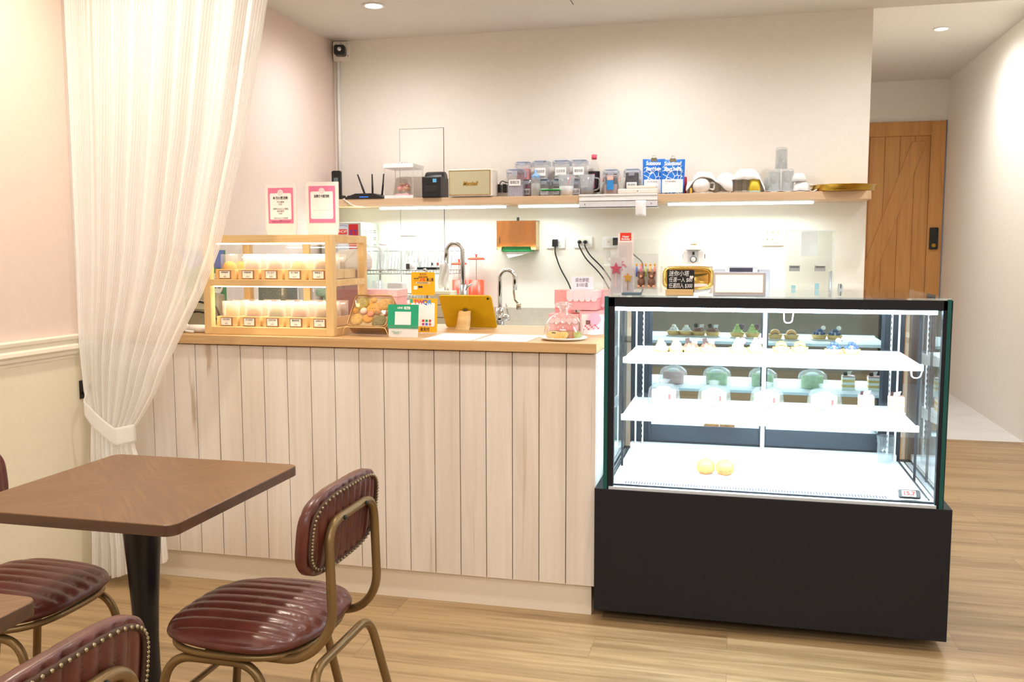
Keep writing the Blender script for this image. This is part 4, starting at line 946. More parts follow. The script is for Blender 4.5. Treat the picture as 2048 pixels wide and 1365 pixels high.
# ================================================================== ON THE WALL
# paper towel dispenser
a = at_y(993,442,YB-.1); b_ = at_y(1072,500,YB-.1)
t = thing('paper_towel_dispenser','rose gold mirrored paper towel dispenser on the wall above the sink','paper towel dispenser',((a.x+b_.x)/2,YB-.1,b_.z)); w = b_.x-a.x; h = a.z-b_.z
MB().prism([(-w/2,h),(w/2,h),(w/2,0),(w/2-.03,0),(w/2-.035,.02),(-w/2+.035,.02),(-w/2+.03,0),(-w/2,0)],0,.004).build('front_cover', m_rose, t, bevel=.001)
MB().box(-w/2,-w/2+.003,.004,.098,0,h).box(w/2-.003,w/2,.004,.098,0,h).box(-w/2,w/2,.004,.098,h-.003,h).build('housing', P('brushed_brass','cbb78a',.35,.7), t)
MB().box(-w/2+.03,w/2-.03,.01,.09,-.012,.03).build('refill_tray', P('green_tray','2fa05a',.4), t, bevel=.006)
MB().prism([(-w*.30,-.01),(w*.40,-.008),(w*.15,-.03),(-w*.22,-.05)],.02,.024).build('paper_sheet', m_paper, t)
MB().box(-w/2+.018,-w/2+.022,-.002,.0,.04,.08).build('level_window', m_ink, t)
MB().cyl((0,.05,h),.008,.022,seg=12).build('lock', m_black, t)
# outlets
def outlet(px, py, label):
    p = at_y(px,py,YB-.005); t = thing('wall_outlet', label,'outlet',(p.x,YB-.001,p.z),group='white wall outlets above the worktop')
    MB().prism(rrect(-.058,.058,-.034,.036,.004),-.010,0).build('plate', m_white, t, bevel=.002)
    MB().prism(rrect(-.033,.033,-.02,.022,.003),-.013,-.0095).build('insert', m_offw, t, bevel=.001)
    for xx in (-.018,.018):
        for d_ in (-.004,.004): MB().box(xx+d_-.0008,xx+d_+.0008,-.0135,-.0128,-.002,.007).build('slot', m_gap, t)
    return p
o1 = outlet(1112,486,'white outlet with one black plug, nearest the paper towel dispenser')
o2 = outlet(1166,485,'white outlet with two round black plugs, middle of three')
o3 = outlet(1224,485,'white outlet with a square black adapter, right of three')
def plugcord(x,z,body,pts,label,rnd=False):
    t = thing('plug', label,'plug',(x,YB-.0145,z),group='black plugs in the wall outlets')
    if rnd: MB().cyl((0,-.03,0),.011,.029,'Y',16).build('plug_body', m_black, t, True)
    else: MB().box(-body/2,body/2,-.03,-.001,-.02,.026).build('plug_body', m_black, t, bevel=.003)
    MB().tube(fillet(pts,.06),.0042,8).build('cord', m_black, t, True); return t
plugcord(o1.x,o1.z-.004,.034,[(0,-.018,-.018),(0,-.02,-.06),(.03,-.02,-.15),(.10,-.02,-.27),(.14,-.02,-.44)],'black plug whose cord curves down towards the pink boxes')
plugcord(o2.x-.018,o2.z+.002,.02,[(0,-.03,0),(0,-.045,-.02),(.04,-.04,-.10),(.14,-.03,-.20),(.23,-.03,-.36)],'left round plug of the middle outlet, cord running down right',True)
plugcord(o2.x+.018,o2.z+.002,.02,[(0,-.03,0),(0,-.045,-.02),(.03,-.04,-.08),(.12,-.035,-.165),(.23,-.035,-.34)],'right round plug of the middle outlet, cord running down right',True)
plugcord(o3.x+.032,o3.z+.001,.045,[(0,-.02,-.0),(.05,-.03,-.02),(.12,-.02,-.09),(.16,-.02,-.12),(.17,-.02,-.3)],'square black adapter plugged into the outlet behind the birthday candles')
# switch panel
p = at_y(1546,472.5,YB-.005); t = thing('light_switch_panel','white wall switch panel with two rows of labelled rockers','switch',(p.x,YB-.001,p.z))
MB().prism(rrect(-.062,.062,-.056,.056,.004),-.009,0).build('plate', m_white, t, bevel=.002)
for r_ in range(2):
    for c_ in range(3):
        k = MB().box(-.047+.031*c_,-.0175+.031*c_,-.013,-.009,-.041+.044*(1-r_),.003-.005+.044*(1-r_)).build('rocker', m_offw, t, bevel=.001)
        if not (r_ == 1 and c_ == 2):
            MB().box(-.038+.031*c_,-.027+.031*c_,-.0136,-.013,-.034+.044*(1-r_),-.008+.044*(1-r_)).build('label', P('orange_label','f3cfa6',.7), k)
            text('燈','lettering', m_ink, k, (-.0325+.031*c_,-.0138,-.021+.044*(1-r_)), .010)

# ================================================================== BACK COUNTER ITEMS
ZB = BZ+.0005
# steel cabinet with poster
t = thing('steel_cabinet','tall grey steel cabinet with louvres at the left end of the back counter','cabinet',(-2.35,5.28,ZB)); h = 1.543-ZB
MB().box(-.19,.08,0,.285,0,h).build('body', P('grey_enamel','b9beb2',.45), t, bevel=.004)
for r_ in range(3):
    for c_ in range(3):
        for k in range(2): MB().box(.0795,.0812,.06+.07*c_,.10+.07*c_,h-.05-.045*r_-.012*k,h-.046-.045*r_-.012*k).build('louvre', P('louvre_shadow','6e736a',.7), t)
pz = h-.045
MB().box(-.16,.068,-.003,0,h-.20,h-.025).build('door_panel', P('taupe_enamel','c3b5a8',.5), t)
pa = MB().box(-.075,-.005,-.005,-.003,h-.20,h-.012).build('poster', P('pale_blue_poster','cdd6e4',.6), t)
text('HOP','lettering', m_white, MB().box(-.070,-.012,-.0065,-.0052,pz-.03,pz+.002).build('red_patch', P('red_patch','d8402c',.6), t), (-.041,-.0067,pz-.014), .026, .05)
for i in range(6): MB().cyl((-.068+.011*i,-.0055,pz+.022+.004*math.sin(i*.63)),.003,.0015,'Y',8).build('star', P('navy','2c3f8c',.6), pa)
pb = MB().box(0,.062,-.005,-.003,h-.20,h-.012).build('poster', P('red_poster','c81e28',.6), t)
text('ST','lettering', P('royal_blue','2340a8',.6), pb, (.032,-.0055,pz-.02), .045, .052)
MB().box(.0812,.083,.13,.16,h-.20,h-.09).build('rating_label', m_paper, t)
# dish rack
RX0, RX1, RY0, RY1, RT = -2.195, -1.655, 5.12, 5.40, 1.393
t = thing('dish_rack','two tier chromed wire dish rack beside the steel cabinet','dish rack',(0,0,0))
for x in (RX0,RX1):
    MB().tube(fillet([(x,RY0,ZB),(x,RY0,RT),(x,RY1,RT),(x,RY1,ZB)],.03),.0065,8).build('side_frame', m_chrome, t, True)
for z,nm in ((1.247,'upper_tier'),(1.095,'lower_tier')):
    m = MB()
    for y in (RY0,RY1): m.tube([(RX0,y,z),(RX1,y,z)],.0035,6); m.tube([(RX0,y,z-.022),(RX1,y,z-.022)],.0025,6)
    for i in range(28):
        x = RX0+.01+(RX1-RX0-.02)*i/27; m.tube([(x,RY0,z),(x,RY0+.01,z-.022),(x,RY1-.01,z-.022),(x,RY1,z)],.0016,5)
    m.build(nm, m_chrome, t, True)
m = MB(); 
for i in range(20):
    x = RX0+.06+.022*i; m.tube([(x,RY1-.02,1.25),(x+.012,RY1-.02,RT-.01)],.0016,5)
m.tube([(RX0,RY1-.02,RT-.03),(RX1,RY1-.02,RT-.03)],.003,6); m.tube([(RX0,RY0,RT-.03),(RX0,RY1,RT-.03)],.003,6); m.build('plate_dividers', m_chrome, t, True)
z1 = 1.2495; z2 = 1.0975
m_clr = THIN('clear_polycarbonate',(.95,.96,.97),.12,.05,gain=1.2,haze=.10)
def pitcher(x,y,z,r,h,label,up=True,nm='water_pitcher'):
    t = thing(nm, label,'pitcher',(x,y,z))
    MB().lathe([(0,h),(r*.85,h),(r*.95,h-.01),(r,.0),(r*.95,0),(r*.88,h-.014)],seg=40,rib=.01,nrib=16).build('vessel', m_clr, t, True)
    if up: MB().tube(fillet([(r*.95,0,h*.85),(r*1.6,0,h*.8),(r*1.6,0,h*.25),(r*.98,0,h*.2)],.03),.006,8).build('handle', m_clr, t, True)
    MB().lathe([(r*.80,h),(r*.92,h+.008),(r*.80,h+.010)],seg=40).build('foot_ring', m_white, t, True)
    return t
p = at_y(820,500,5.25); pitcher(p.x,5.25,z1,.066,.20,'large clear pitcher drying upside down on the upper rack tier')
p = at_y(763,500,5.22); q = pitcher(p.x,5.22,z1,.036,.15,'slim clear measuring glass leaning at the left end of the upper rack tier',False,'measuring_glass'); q.rotation_euler = (0,.10,0)
p = at_y(858,537,5.25); t = thing('black_tray','small black tray lying on the upper rack tier','tray',(p.x,5.25,z1)); MB().prism(rrect(-.062,.062,-.05,.05,.01),0,.016,'XY').build('tray', m_black, t, bevel=.003)
for k,(px,l) in enumerate(((866,'small glass on the black tray of the dish rack, left'),(877,'small glass on the black tray of the dish rack, right'))):
    p2 = at_y(px,530,5.25); t = thing('shot_glass', l,'glass',(p2.x,5.25,z1+.0165),group='small glasses on the black tray')
    MB().lathe([(0,0),(.012,0),(.015,.036),(.013,.036),(.011,.003),(0,.003)],seg=24).build('glass', m_clr, t, True)
    MB().box(-.006,.006,-.0158,-.0145,.010,.026).build('print', P('print_red','c8543a',.5) if k else P('print_grey','6a6a6a',.5), t)
p = at_y(822,530,5.16); t = thing('patterned_cup','white paper cup with dark pattern in front of the pitcher','cup',(p.x,5.155,z1)); MB().lathe([(0,0),(.026,0),(.032,.044),(.030,.044),(0,.004)],seg=28).build('cup', m_white, t, True); MB().box(-.018,.004,-.034,-.030,.006,.038).build('print', P('scribble','55504c',.6,var=.8,scale=300), t)
a = at_y(889,520,RY0-.02); tag(MB().grid(lambda u,v:(a.x-.03+.06*u+.006*math.sin(v*6), RY0-.022-.012*math.sin(u*7+v*3)-.004, 1.30-.145*v-.03*abs(u-.5)),12,12).build('dishcloth', m_white, None, True, solid=.003),'white dishcloth hanging at the right front of the dish rack','cloth')
for px,nm,l in ((755,'tumbler','upturned clear ribbed glass on the lower rack tier'),):
    p = at_y(px,575,5.2); t = thing(nm,l,'glass',(p.x,5.20,z2)); MB().lathe([(0,.085),(.032,.085),(.041,0),(.039,0),(.030,.081),(0,.081)],seg=40,rib=.02,nrib=14).build('glass', m_clr, t, True)
p = at_y(794,575,5.2); t = thing('plastic_tub','white rectangular tub upside down on the lower rack tier','tub',(p.x,5.20,z2)); MB().prism([(-.058,0),(.058,0),(.046,.075),(-.046,.075)],-.04,.04).build('tub', m_white, t, bevel=.006)
# white drawer box and shaker jars
t = thing('drawer_box','cream drawer unit on the back counter behind the tablet','drawer unit',(-1.66,4.985,ZB))
MB().box(-.06,.065,0,.125,0,.235).build('body', P('cream_drawers','e8dfc4',.5), t, bevel=.003)
for i in range(3): d_ = MB().box(-.057,.062,-.012,-.001,.012+.073*i,.078+.073*i).build('drawer', P('cream_drawers','e8dfc4',.5), t, bevel=.002)
# tall brushed faucet
p = at_y(926,570,5.10); x0 = p.x; a = at_y(893,520,5.10); rr = (x0-a.x)/2; tz = at_y(905,487,5.10).z-rr
t = thing('gooseneck_faucet','tall brushed steel gooseneck faucet in front of the dish rack','faucet',(x0,5.10,ZB))
MB().tube([(0,0,0),(0,0,tz-ZB)]+arc((-rr,0,tz-ZB),rr,0,180,14)[1:]+[(-2*rr-.004,0,tz-ZB-.05)],.0125,14).build('spout', m_chrome, t, True)
MB().cyl((0,0,.0),.024,.27,seg=24).build('body', m_chrome, t, True); MB().tube([(.02,0,.25),(.055,0,.275)],.006,8).build('lever', m_chrome, t, True)
p = at_y(857,520,5.05); t = thing('filter_tap','slim pointed filter tap between the rack and the tall faucet','faucet',(p.x,5.02,ZB))
MB().tube(fillet([(0,0,0),(0,0,.355),(-.0,-.05,.36)],.03),[.008]*9+[.005] if False else .008,10).build('spout', m_chrome, t, True)
# red-based shaker jars
m_jar = THIN('jar_plastic',(.97,.96,.97),.07,.05,haze=.08)
def shaker(px0,px1,ptop,Y,label):
    a = at_y(px0,ptop,Y); b_ = at_y(px1,ptop,Y); x = (a.x+b_.x)/2; w = b_.x-a.x; h = a.z-ZB
    t = thing('shaker_jar', label,'jar',(x,Y,ZB),group='orange-red lidded jars by the faucet'); r = w*.42; cz = at_y(px0,583,Y).z-ZB; l1 = at_y(px0,560,Y).z-ZB
    MB().lathe([(0,0),(r,0),(r,l1),(0,l1)],seg=32).build('red_base', P('coral_red','ee4a2e',.35), t, True)
    MB().lathe([(r*.96,l1),(r*.96,h-.035),(r*.96,h-.030)],seg=32).build('cylinder', m_jar, t, True)
    MB().lathe([(0,h-.034),(r*1.12,h-.034),(r*1.14,h-.026),(r*.9,h-.020),(0,h-.018)],seg=32).build('lid', P('coral_red','ee4a2e',.35), t, True)
    MB().cyl((0,0,h-.02),.005,.02).cyl((0,0,h-.003),.012,.004).build('plunger_knob', P('coral_red','ee4a2e',.35), t, True)
    MB().cyl((0,0,l1),.0025,h-l1-.03).build('rod', m_chrome, t); return t
shaker(902,934,519,5.495,'smaller orange-red based jar, left of the pair behind the tall faucet'); shaker(935,970,509,5.495,'larger orange-red based jar, right of the pair behind the tall faucet')
# pull-down faucet
p = at_y(1000,640,5.20); q = at_y(1030,590,5.20); rr = (q.x-p.x)/2; tz = at_y(1015,541,5.20).z-rr
t = thing('kitchen_faucet','shiny chrome arched faucet with swivel nozzle over the sink','faucet',(p.x,5.20,ZB)); 
MB().tube([(0,0,.06),(0,0,tz-ZB)]+arc((rr,0,tz-ZB),rr,180,0,14)[1:]+[(2*rr,0,tz-ZB-.07)],.013,14).build('spout', m_mirror, t, True)
MB().cyl((0,0,0),.026,.13,seg=28).cyl((0,0,.075),.02,.06,'X',seg=24).build('body', m_mirror, t, True)
MB().tube([(.05,0,.09),(.038,0,.155)],.005,8).build('lever', m_mirror, t, True)
MB().tube([(2*rr-.01,0,tz-ZB-.07),(2*rr,0,tz-ZB-.13),(2*rr+.018,0,tz-ZB-.15)],.006,8).cyl((2*rr+.022,0,tz-ZB-.185),.014,.035,seg=16).build('swivel_nozzle', P('aged_chrome','b3a48c',.2,1.0), t, True)
# warmer on a white box
a = at_y(1366,486,5.2); b_ = at_y(1408,531,5.2); x = (a.x+b_.x)/2; w = b_.x-a.x; bt = b_.z
t = thing('white_appliance_box','plain white appliance box on the back counter behind the gold tray','box',(x,5.15,ZB)); MB().box(-.14,.11,0,.22,0,bt-ZB-.001).build('body', m_offw, t, bevel=.004)
t = thing('soup_warmer','small white warmer with a round control knob standing on the box','warmer',(x,5.25,bt)); h = a.z-bt
MB().prism(rrect(-w/2,w/2,.008,h*.68,.012),-.05,.06).build('body', m_white, t, bevel=.008)
MB().lathe([(w/2*1.05,h*.68),(w/2*1.05,h*.74),(w/2*.7,h*.95),(w/2*.35,h),(0,h)],seg=36).build('lid', m_white, t, True)
MB().sphere((0,-.035,h*.92),.012,sx=1.8,sz=.5).build('gilt_badge', m_brass, t, True)
pn_ = MB().box(-w*.26,w*.22,-.0525,-.0495,h*.14,h*.66).build('control_panel', P('light_grey','c9cace',.5), t)
MB().cyl((0,-.066,h*.26),.014,.014,'Y').build('knob', m_white, pn_, True); MB().cyl((0,-.0545,h*.26),.018,.002,'Y').build('dial', m_black, pn_, True); MB().box(-.006,.006,-.0545,-.0525,h*.46,h*.60).build('switch', m_black, pn_)
for s_ in (-1,1): MB().box(s_*w/2-.004,s_*w/2+.004,-.01,.03,h*.3,h*.5).build('handle', m_black if s_ > 0 else m_red, t)

# ================================================================== ON THE FRONT COUNTER
ZK = CT+.0005
# pine display cabinet
CBX0, CBX1, CBY0, CBY1, CBT = -2.083, -1.516, 3.245, 3.585, 1.4225
t = thing('pastry_cabinet','pine framed glass pastry cabinet with warm light strips on the counter','display cabinet',((CBX0+CBX1)/2,CBY0,ZK)); W = (CBX1-CBX0)/2; D = CBY1-CBY0; Hc = CBT-ZK
pw = .032; m = MB()
for sx in (-1,1):
    for y in (0,D-pw): MB().box(min(sx*W,sx*(W-pw)),max(sx*W,sx*(W-pw)),y,y+pw,0,Hc).build('post', m_pinez, t, bevel=.002)
MB().box(-pw/2+.01,pw/2+.01,D-pw*.6,D-.002,.03,Hc-.03).build('post', m_pinez, t, bevel=.002)
def zz(py): return at_y(550,py,CBY0).z-ZK
zm1, zm0 = zz(560), zz(573)
m = MB()
for a,b_ in ((0,.030),(Hc-.030,Hc),(zm0,zm1)):
    m.box(-W+pw,W-pw,.001,.022,a,b_); 
    if a != zm0: m.box(-W+pw,W-pw,D-.022,D-.001,a,b_)
for a,b_ in ((0,.030),(Hc-.030,Hc),(zm0,zm1)):
    for sx in (-1,1): m.box(min(sx*W,sx*(W-.02)),max(sx*W,sx*(W-.02)),pw,D-pw,a,b_)
m.build('rails', m_pine, t, bevel=.001)
MB().box(-W+.02,W-.02,.022,D-.022,.022,.030).build('floor_board', m_pine, t); MB().box(-W+.02,W-.02,.022,D-.022,zm1-.012,zm1-.002).build('shelf_board', m_pine, t)
MB().box(-W+.004,W-.004,.004,D-.004,Hc,Hc+.0015).build('top_glass', m_pane, t)
for y,nm in ((.010,'front_glass'),(D-.012,'rear_glass')): MB().box(-W+pw,W-pw,y,y+.002,.03,Hc-.03).build(nm, m_pane, t)
for sx in (-1,1): MB().box(sx*(W-.012)-.001,sx*(W-.012)+.001,pw,D-pw,.03,Hc-.03).build('side_glass', m_pane, t)
MB().box(-W+.05,W-.05,.026,.040,Hc-.036,Hc-.031).build('light_strip', m_ledw, t); MB().box(-W+.03,W-.03,.026,.040,zm0-.005,zm0).build('light_strip', m_ledw, t); MB().box(-W+.016,-W+.022,.03,.04,.04,zm0-.02).build('light_strip', m_ledw, t)
cab = t
names_u = [('檸檬瑪德蓮','18'),('美國果乾','18'),('杏仁瓦片','18'),('杏仁角餅','26'),('佛羅倫汀','26')]; names_l = [('巧克力餅乾','19'),('花生曲奇','19'),('抹茶芝麻','19'),('蔓越莓餅','19'),('伯爵紅茶','19')]
m_cookie = [P('cookie_%d'%i,c,.8,var=.15,scale=90,bump=.5,bscale=150) for i,c in enumerate(('d29c48','b07a42','857a3c','ad7a58','94743e','d9a040'))]
m_fbag = THIN('frosted_bag',(.98,.96,.94),.08,.2,haze=.36,hazecol=(.95,.92,.88))
for row,(zb_,names,pys) in enumerate(((zm1,names_u,(538,559)),(.030,names_l,(637,657)))):
    hb = .040
    for i,(nm_,pr) in enumerate(names):
        bw_ = .090; xc = -W+.020+.006+(2*W-.052)*(i+.5)/5*1.0
        b_ = MB(); b_.box(xc-bw_/2,xc+bw_/2,.040,.046,zb_,zb_+hb).box(xc-bw_/2,xc-bw_/2+.005,.046,D-.05,zb_,zb_+hb).box(xc+bw_/2-.005,xc+bw_/2,.046,D-.05,zb_,zb_+hb).box(xc-bw_/2,xc+bw_/2,.046,D-.05,zb_,zb_+.003)
        bn = b_.build('product_bin', m_pine, cab, bevel=.001)
        hd = MB().box(xc-.026,xc+.026,.0355,.0395,zb_+.001,zb_+hb-.004).build('card_holder', P('walnut_holder','8a5a34',.6), bn)
        c_ = MB().box(xc-.023,xc+.022,.0345,.0356,zb_+.005,zb_+hb-.007).build('price_card', m_paper, bn)
        text(nm_+'\n· · · · · · ·\n'+pr+'元','card_print', m_ink, bn, (xc,.0343,zb_+hb/2-.001), .0082, .032)
        wx = (CBX0+CBX1)/2+xc
        for k in range(3 if row else 3):
            gy = CBY0+.075+.075*k; typ = (i if row else (5 if i == 0 else (3 if i < 3 else 0 if i == 3 else 4)))
            if k == 0:
                lab = ('%s bagged cookie, %s bin from left, %s cabinet tier,' % (('golden','tan','greenish','rosy brown','olive brown')[i] if row else ('fluted yellow','pink-wrapped','pink-wrapped','pale','brown topped')[i], ('first','second','middle','fourth','last')[i], 'lower' if row else 'upper'))
                g = thing('packaged_cookie', lab+' frontmost','cookie',(wx,gy,ZK+zb_+.0045),group='bagged cookies in the pine cabinet')
                MB().lathe([(0,-.008),(.030,-.007),(.034,0),(.030,.007),(0,.009)],(0,0,.034),seg=30,axis='Y',rib=.03 if (i==0 and not row) else 0,nrib=16).build('cookie', m_cookie[typ], g, True)
                def bagf(u,v): 
                    a_ = u*2*math.pi; e_ = (1-abs(2*v-1)**4)**.5
                    return (.039*math.copysign(abs(math.cos(a_))**.7,math.cos(a_))*(1 if v < .85 else 1.02), (.004+.012*e_*(1-v*.5))*math.sin(a_), .0005+.096*v)
                MB().grid(bagf,28,12,closeu=True).build('bag', m_fbag if (row or i) else m_bag, g, True); g0 = g
            else: again(g0,(wx,gy,ZK+zb_+.0045),label=lab+(' middle one' if k == 1 else ' rearmost'))
lamp('cabinet_light','AREA',((CBX0+CBX1)/2,CBY0+.05,ZK+Hc-.045), .8, (1,.88,.68), .45, (math.radians(25),0,0), sy=.012)
lamp('cabinet_light','AREA',((CBX0+CBX1)/2,CBY0+.05,ZK+zm0-.010), .9, (1,.90,.72), .45, (math.radians(25),0,0), sy=.012)
# two framed signs on the cabinet
def stand_sign(p0,p1,ptop,Y,label,title,body,qr):
    zb_ = CBT+.0025; a = at_y(p0,ptop,Y); b_ = at_y(p1,ptop,Y); w = b_.x-a.x; h = a.z-zb_
    t = thing('counter_sign', label,'sign',((a.x+b_.x)/2,Y,zb_),.04,group='white framed rose signs on the pine cabinet')
    MB().prism([(-w/2+.006,0),(w/2-.006,0),(w/2,.03),(w/2,h),(-w/2,h),(-w/2,.03)],-.004,.004).build('frame', P('warm_white_frame','ece6e2',.5), t, bevel=.001)
    MB().box(-w/2+.02,w/2-.02,.004,.05,0,.003).build('foot', m_acryl, t)
    f_ = MB().box(-w/2+.014,w/2-.014,-.0055,-.004,.048,h-.016).build('rose_card', m_pinkcard, t)
    MB().prism(rrect(-w/2+.022,w/2-.022,.064,h-.038,.006),-.0065,-.0055).cyl((0,-.0066,h-.036),.0125,.001,'Y',24).build('white_panel', m_paper, t)
    MB().lathe([(.0082,0),(.0092,0),(.0092,.0006),(.0082,.0006)],(0,-.0073,h-.036),24,'Y').build('emblem', m_pinkcard, t)
    text('♡','emblem_mark', m_pinkcard, t, (0,-.0072,h-.036), .010)
    text(title,'title', m_ink, t, (0,-.0070,h-.058), .013, w*.48, bold=.0002)
    text(body,'small_print', P('grey_ink','8a7f80',.8), t, (0,-.0070,.064+(h-.13)*.42), .0082, w*.50, lines=1.15)
    if not qr: text('活動內容以店內公告為準','footnote', P('dark_rose','9a4a68',.8), t, (0,-.0060,.055), .006, w*.6); return t
stand_sign(531,592,369,3.42,'left white framed rose sign with lines of small print, on the pine cabinet','本月優惠活動','平日優惠\n95折\n\n消費500元以上贈點\n每月限定\n95折\n\n1000元以上升級券\n9折',False)
stand_sign(612,676,365,3.40,'right white framed rose sign with a title over a blank white square','消費打卡贈餅乾','~ ~ ~ ~',True)
# things seen through the cabinet
t = thing('mesh_basket','dark grey mesh basket behind the left half of the pine cabinet','basket',(-2.02,3.72,ZK)); MB().box(-.06,.08,-.05,.06,0,.19).build('basket', P('grey_mesh','6f7c78',.7,var=.5,scale=200), t, bevel=.006)
t = thing('plastic_tumbler','clear plastic tumbler behind the pine cabinet beside the mesh basket','tumbler',(-1.87,3.72,ZK)); MB().lathe([(0,0),(.026,0),(.034,.17),(.031,.17),(.024,.004)],seg=32).build('cup', m_frost, t, True)
t = thing('mint_hand_press','mint green hand press seen through the lower tier of the cabinet','press',(-1.80,3.80,ZK))
MB().box(-.05,.05,-.03,.05,.13,.165).build('head', P('mint_enamel','a6d8c8',.4), t, bevel=.008); MB().tube([(-.02,0,.135),(.01,0,.06),(.03,0,0)],.009,10).build('arm', P('mint_enamel','a6d8c8',.4), t, True); MB().tube([(.03,0,.135),(.055,0,.06),(.07,0,0)],.009,10).build('arm', P('mint_enamel','a6d8c8',.4), t, True); MB().cyl((0,0,.165),.02,.03).build('knob', P('mint_enamel','a6d8c8',.4), t, True)
t = thing('hanging_apron','burgundy and white folded cloth stack behind the cabinet','cloth',(-1.66,3.74,ZK))
MB().box(-.065,.065,-.04,.04,0,.26).build('burgundy_fold', P('burgundy_cloth','8e5a56',.9), t, bevel=.02); MB().prism([(-.08,.25),(.085,.25),(.09,.30),(.05,.345),(-.03,.34),(-.08,.31)],-.05,.05).build('white_fold', P('grey_white_cloth','dcd8d4',.9), t, bevel=.015)
# behind the curtain
t = thing('cocoa_bag','green and blue cocoa powder bag behind the edge of the curtain','packet',(-2.325,3.64,ZK),.1)
m = MB(); m.grid(lambda u,v:((u-.5)*.20,-.03*math.sin(math.pi*u)*(1-v)**.5-.001,v*.34),16,10); m.grid(lambda u,v:((u-.5)*.20,.03*math.sin(math.pi*u)*(1-v)**.5+.001,v*.34),16,10); m.build('pouch', P('green_foil','1f8f4a',.4), t, True)
MB().box(-.099,.099,-.014,-.0125,.26,.34).build('blue_band', P('blue_foil','2a62c8',.4), t)
e_ = MB().lathe([(0,0),(.055,0),(.055,.003),(0,.003)],(.045,-.034,.185),32,'Y',sx=1.0).build('white_oval', m_white, t); text('MILO','lettering', P('cocoa_brown','4a2416',.5), e_, (.055,-.036,.185), .045, .085, bold=.0015)
text('hilo','small_lettering', P('yellow_print','e6c83a',.5), t, (.062,-.033,.125), .026)
t = thing('cable_charger','beige charger box with black looped cables behind the curtain edge','charger',(-2.22,3.45,ZK+.0)); MB().prism([(-.08,0),(.10,0),(.09,.15),(-.05,.17)],-.03,.03).build('body', P('beige_grey','9c9882',.6), t, bevel=.006)
MB().prism([(-.04,.09),(.05,.085),(.045,.125),(-.03,.13)],-.034,-.030).build('front_plate', P('pale_beige','c2bfa6',.5), t, bevel=.002)
MB().tube(fillet([(-.06,-.04,.02),(-.05,-.05,.075),(.03,-.05,.08),(.10,-.03,.04)],.03),.0045,8).build('cable', m_black, t, True); MB().tube(fillet([(-.05,-.04,.10),(.0,-.05,.125),(.09,-.04,.105),(.10,-.03,.05)],.03),.0045,8).build('cable', m_black, t, True)
for i,(x,z) in enumerate(((.055,.05),(.07,.02))): MB().sphere((x,-.036,z),.012,sz=1.4).build('red_tag', m_red, t, True)
t = thing('white_tube','white paper roll lying on the counter by the curtain','roll',(-2.13,3.30,ZK+.0165)); MB().cyl((-.11,0,0),.016,.16,'X',24).build('tube', m_white, t, True)
t = thing('rope_knot','knotted white cord in front of the paper roll at the curtain edge','cord',(-2.18,3.262,ZK+.006)); MB().tube(fillet([(-.08,.0,0),(-.03,.0,.012),(.0,0,.036),(.012,0,.022),(-.01,0,.004),(.035,0,.0)],.02),.0048,8).build('cord', m_white, t, True)

# cookie tin
p = at_y(728,670,3.30); t = thing('cookie_tin','square gold cookie tin with clear lid tilted on an acrylic stand','cookie tin',(p.x+.012,3.325,ZK))
tn = bpy.data.objects.new('tin', None); bpy.data.objects.remove(tn)
TA = math.radians(-38)
def tilt(mb): mb.xf = Matrix.Translation((0,-.022,.030)) @ Matrix.Rotation(TA,4,'X'); return mb
w = .083; hh = .152
m_tin = P('tan_gold_tin','a47c4e',.35,.6)
m = tilt(MB()); m.prism(rrect(-w,w,0,hh,.018),0,.045).build('tin', m_tin, t, bevel=.003)
m = tilt(MB()); m.prism(rrect(-w+.006,w-.006,.006,hh-.006,.014),-.003,-.0005).build('inner_base', P('tin_inner','c9a86e',.5), t)
rm = [(x,-.012,z) for x,z in rrect(-w+.002,w-.002,.002,hh-.002,.017)]
m = tilt(MB()); m.tube(rm,.0035,8,closed=True).build('lid_rim', m_tin, t, True)
m = tilt(MB()); m.prism(rrect(-w+.004,w-.004,.004,hh-.004,.015),-.0135,-.0125).build('clear_lid', m_acryl, t)
ck = [(-.048,.115,.030,'b8a24c'),(.050,.112,.028,'d3a050'),(-.052,.038,.028,'dcae5c'),(.046,.030,.030,'8e8050'),(.0,.132,.012,'e2aa48'),(-.066,.080,.014,'d89a3c'),(.066,.068,.012,'b8703c'),(.03,.075,.014,'d0955a')]
for i,(x,z,r,c_) in enumerate(ck):
    m = tilt(MB()); m.lathe([(0,-.009),(r*.7,-.0085),(r,-.003),(r,0),(0,0)],(x,-.003,z),28,'Y',rib=.03,nrib=7).build('cookie', P('tin_cookie_%d'%i,c_,.8,var=.25,scale=120,bump=.6,bscale=150), t, True)
m = tilt(MB()); m.lathe([(0,-.008),(.020,-.0075),(.026,-.002),(.026,0),(0,0)],(.006,-.0035,.090),28,'Y',sx=1.1).sphere((-.008,-.006,.114),.008,sy=.5).sphere((.020,-.006,.114),.008,sy=.5).lathe([(0,-.006),(.016,-.0055),(.022,-.002),(.022,0),(0,0)],(-.004,-.0035,.045),28,'Y').build('animal_biscuit', P('honey_biscuit','e0a040',.7), t, True)
for x in (-.004,.006,.016): tilt(MB()).sphere((x,-.0125,.088),.0016).build('eye', m_black, t)
tilt(MB()).lathe([(0,-.012),(.013,-.011),(.016,-.006),(0,-.006)],(.004,-.004,.062),6,'Y').build('bow', P('pink_bow','e0906a',.6), t, True)
tilt(MB()).lathe([(0,-.010),(.013,-.009),(.017,-.002),(0,0)],(-.030,-.004,.078),10,'Y').build('meringue', P('pink_meringue','f0c8b4',.6), t, True)
MB().tube(fillet([(-.095,-.045,.002),(-.085,-.045,.036),(.085,-.045,.036),(.098,-.045,.002)],.01),.002,6).build('stand', P('gilt_acrylic','e0c08c',.2), t, True)
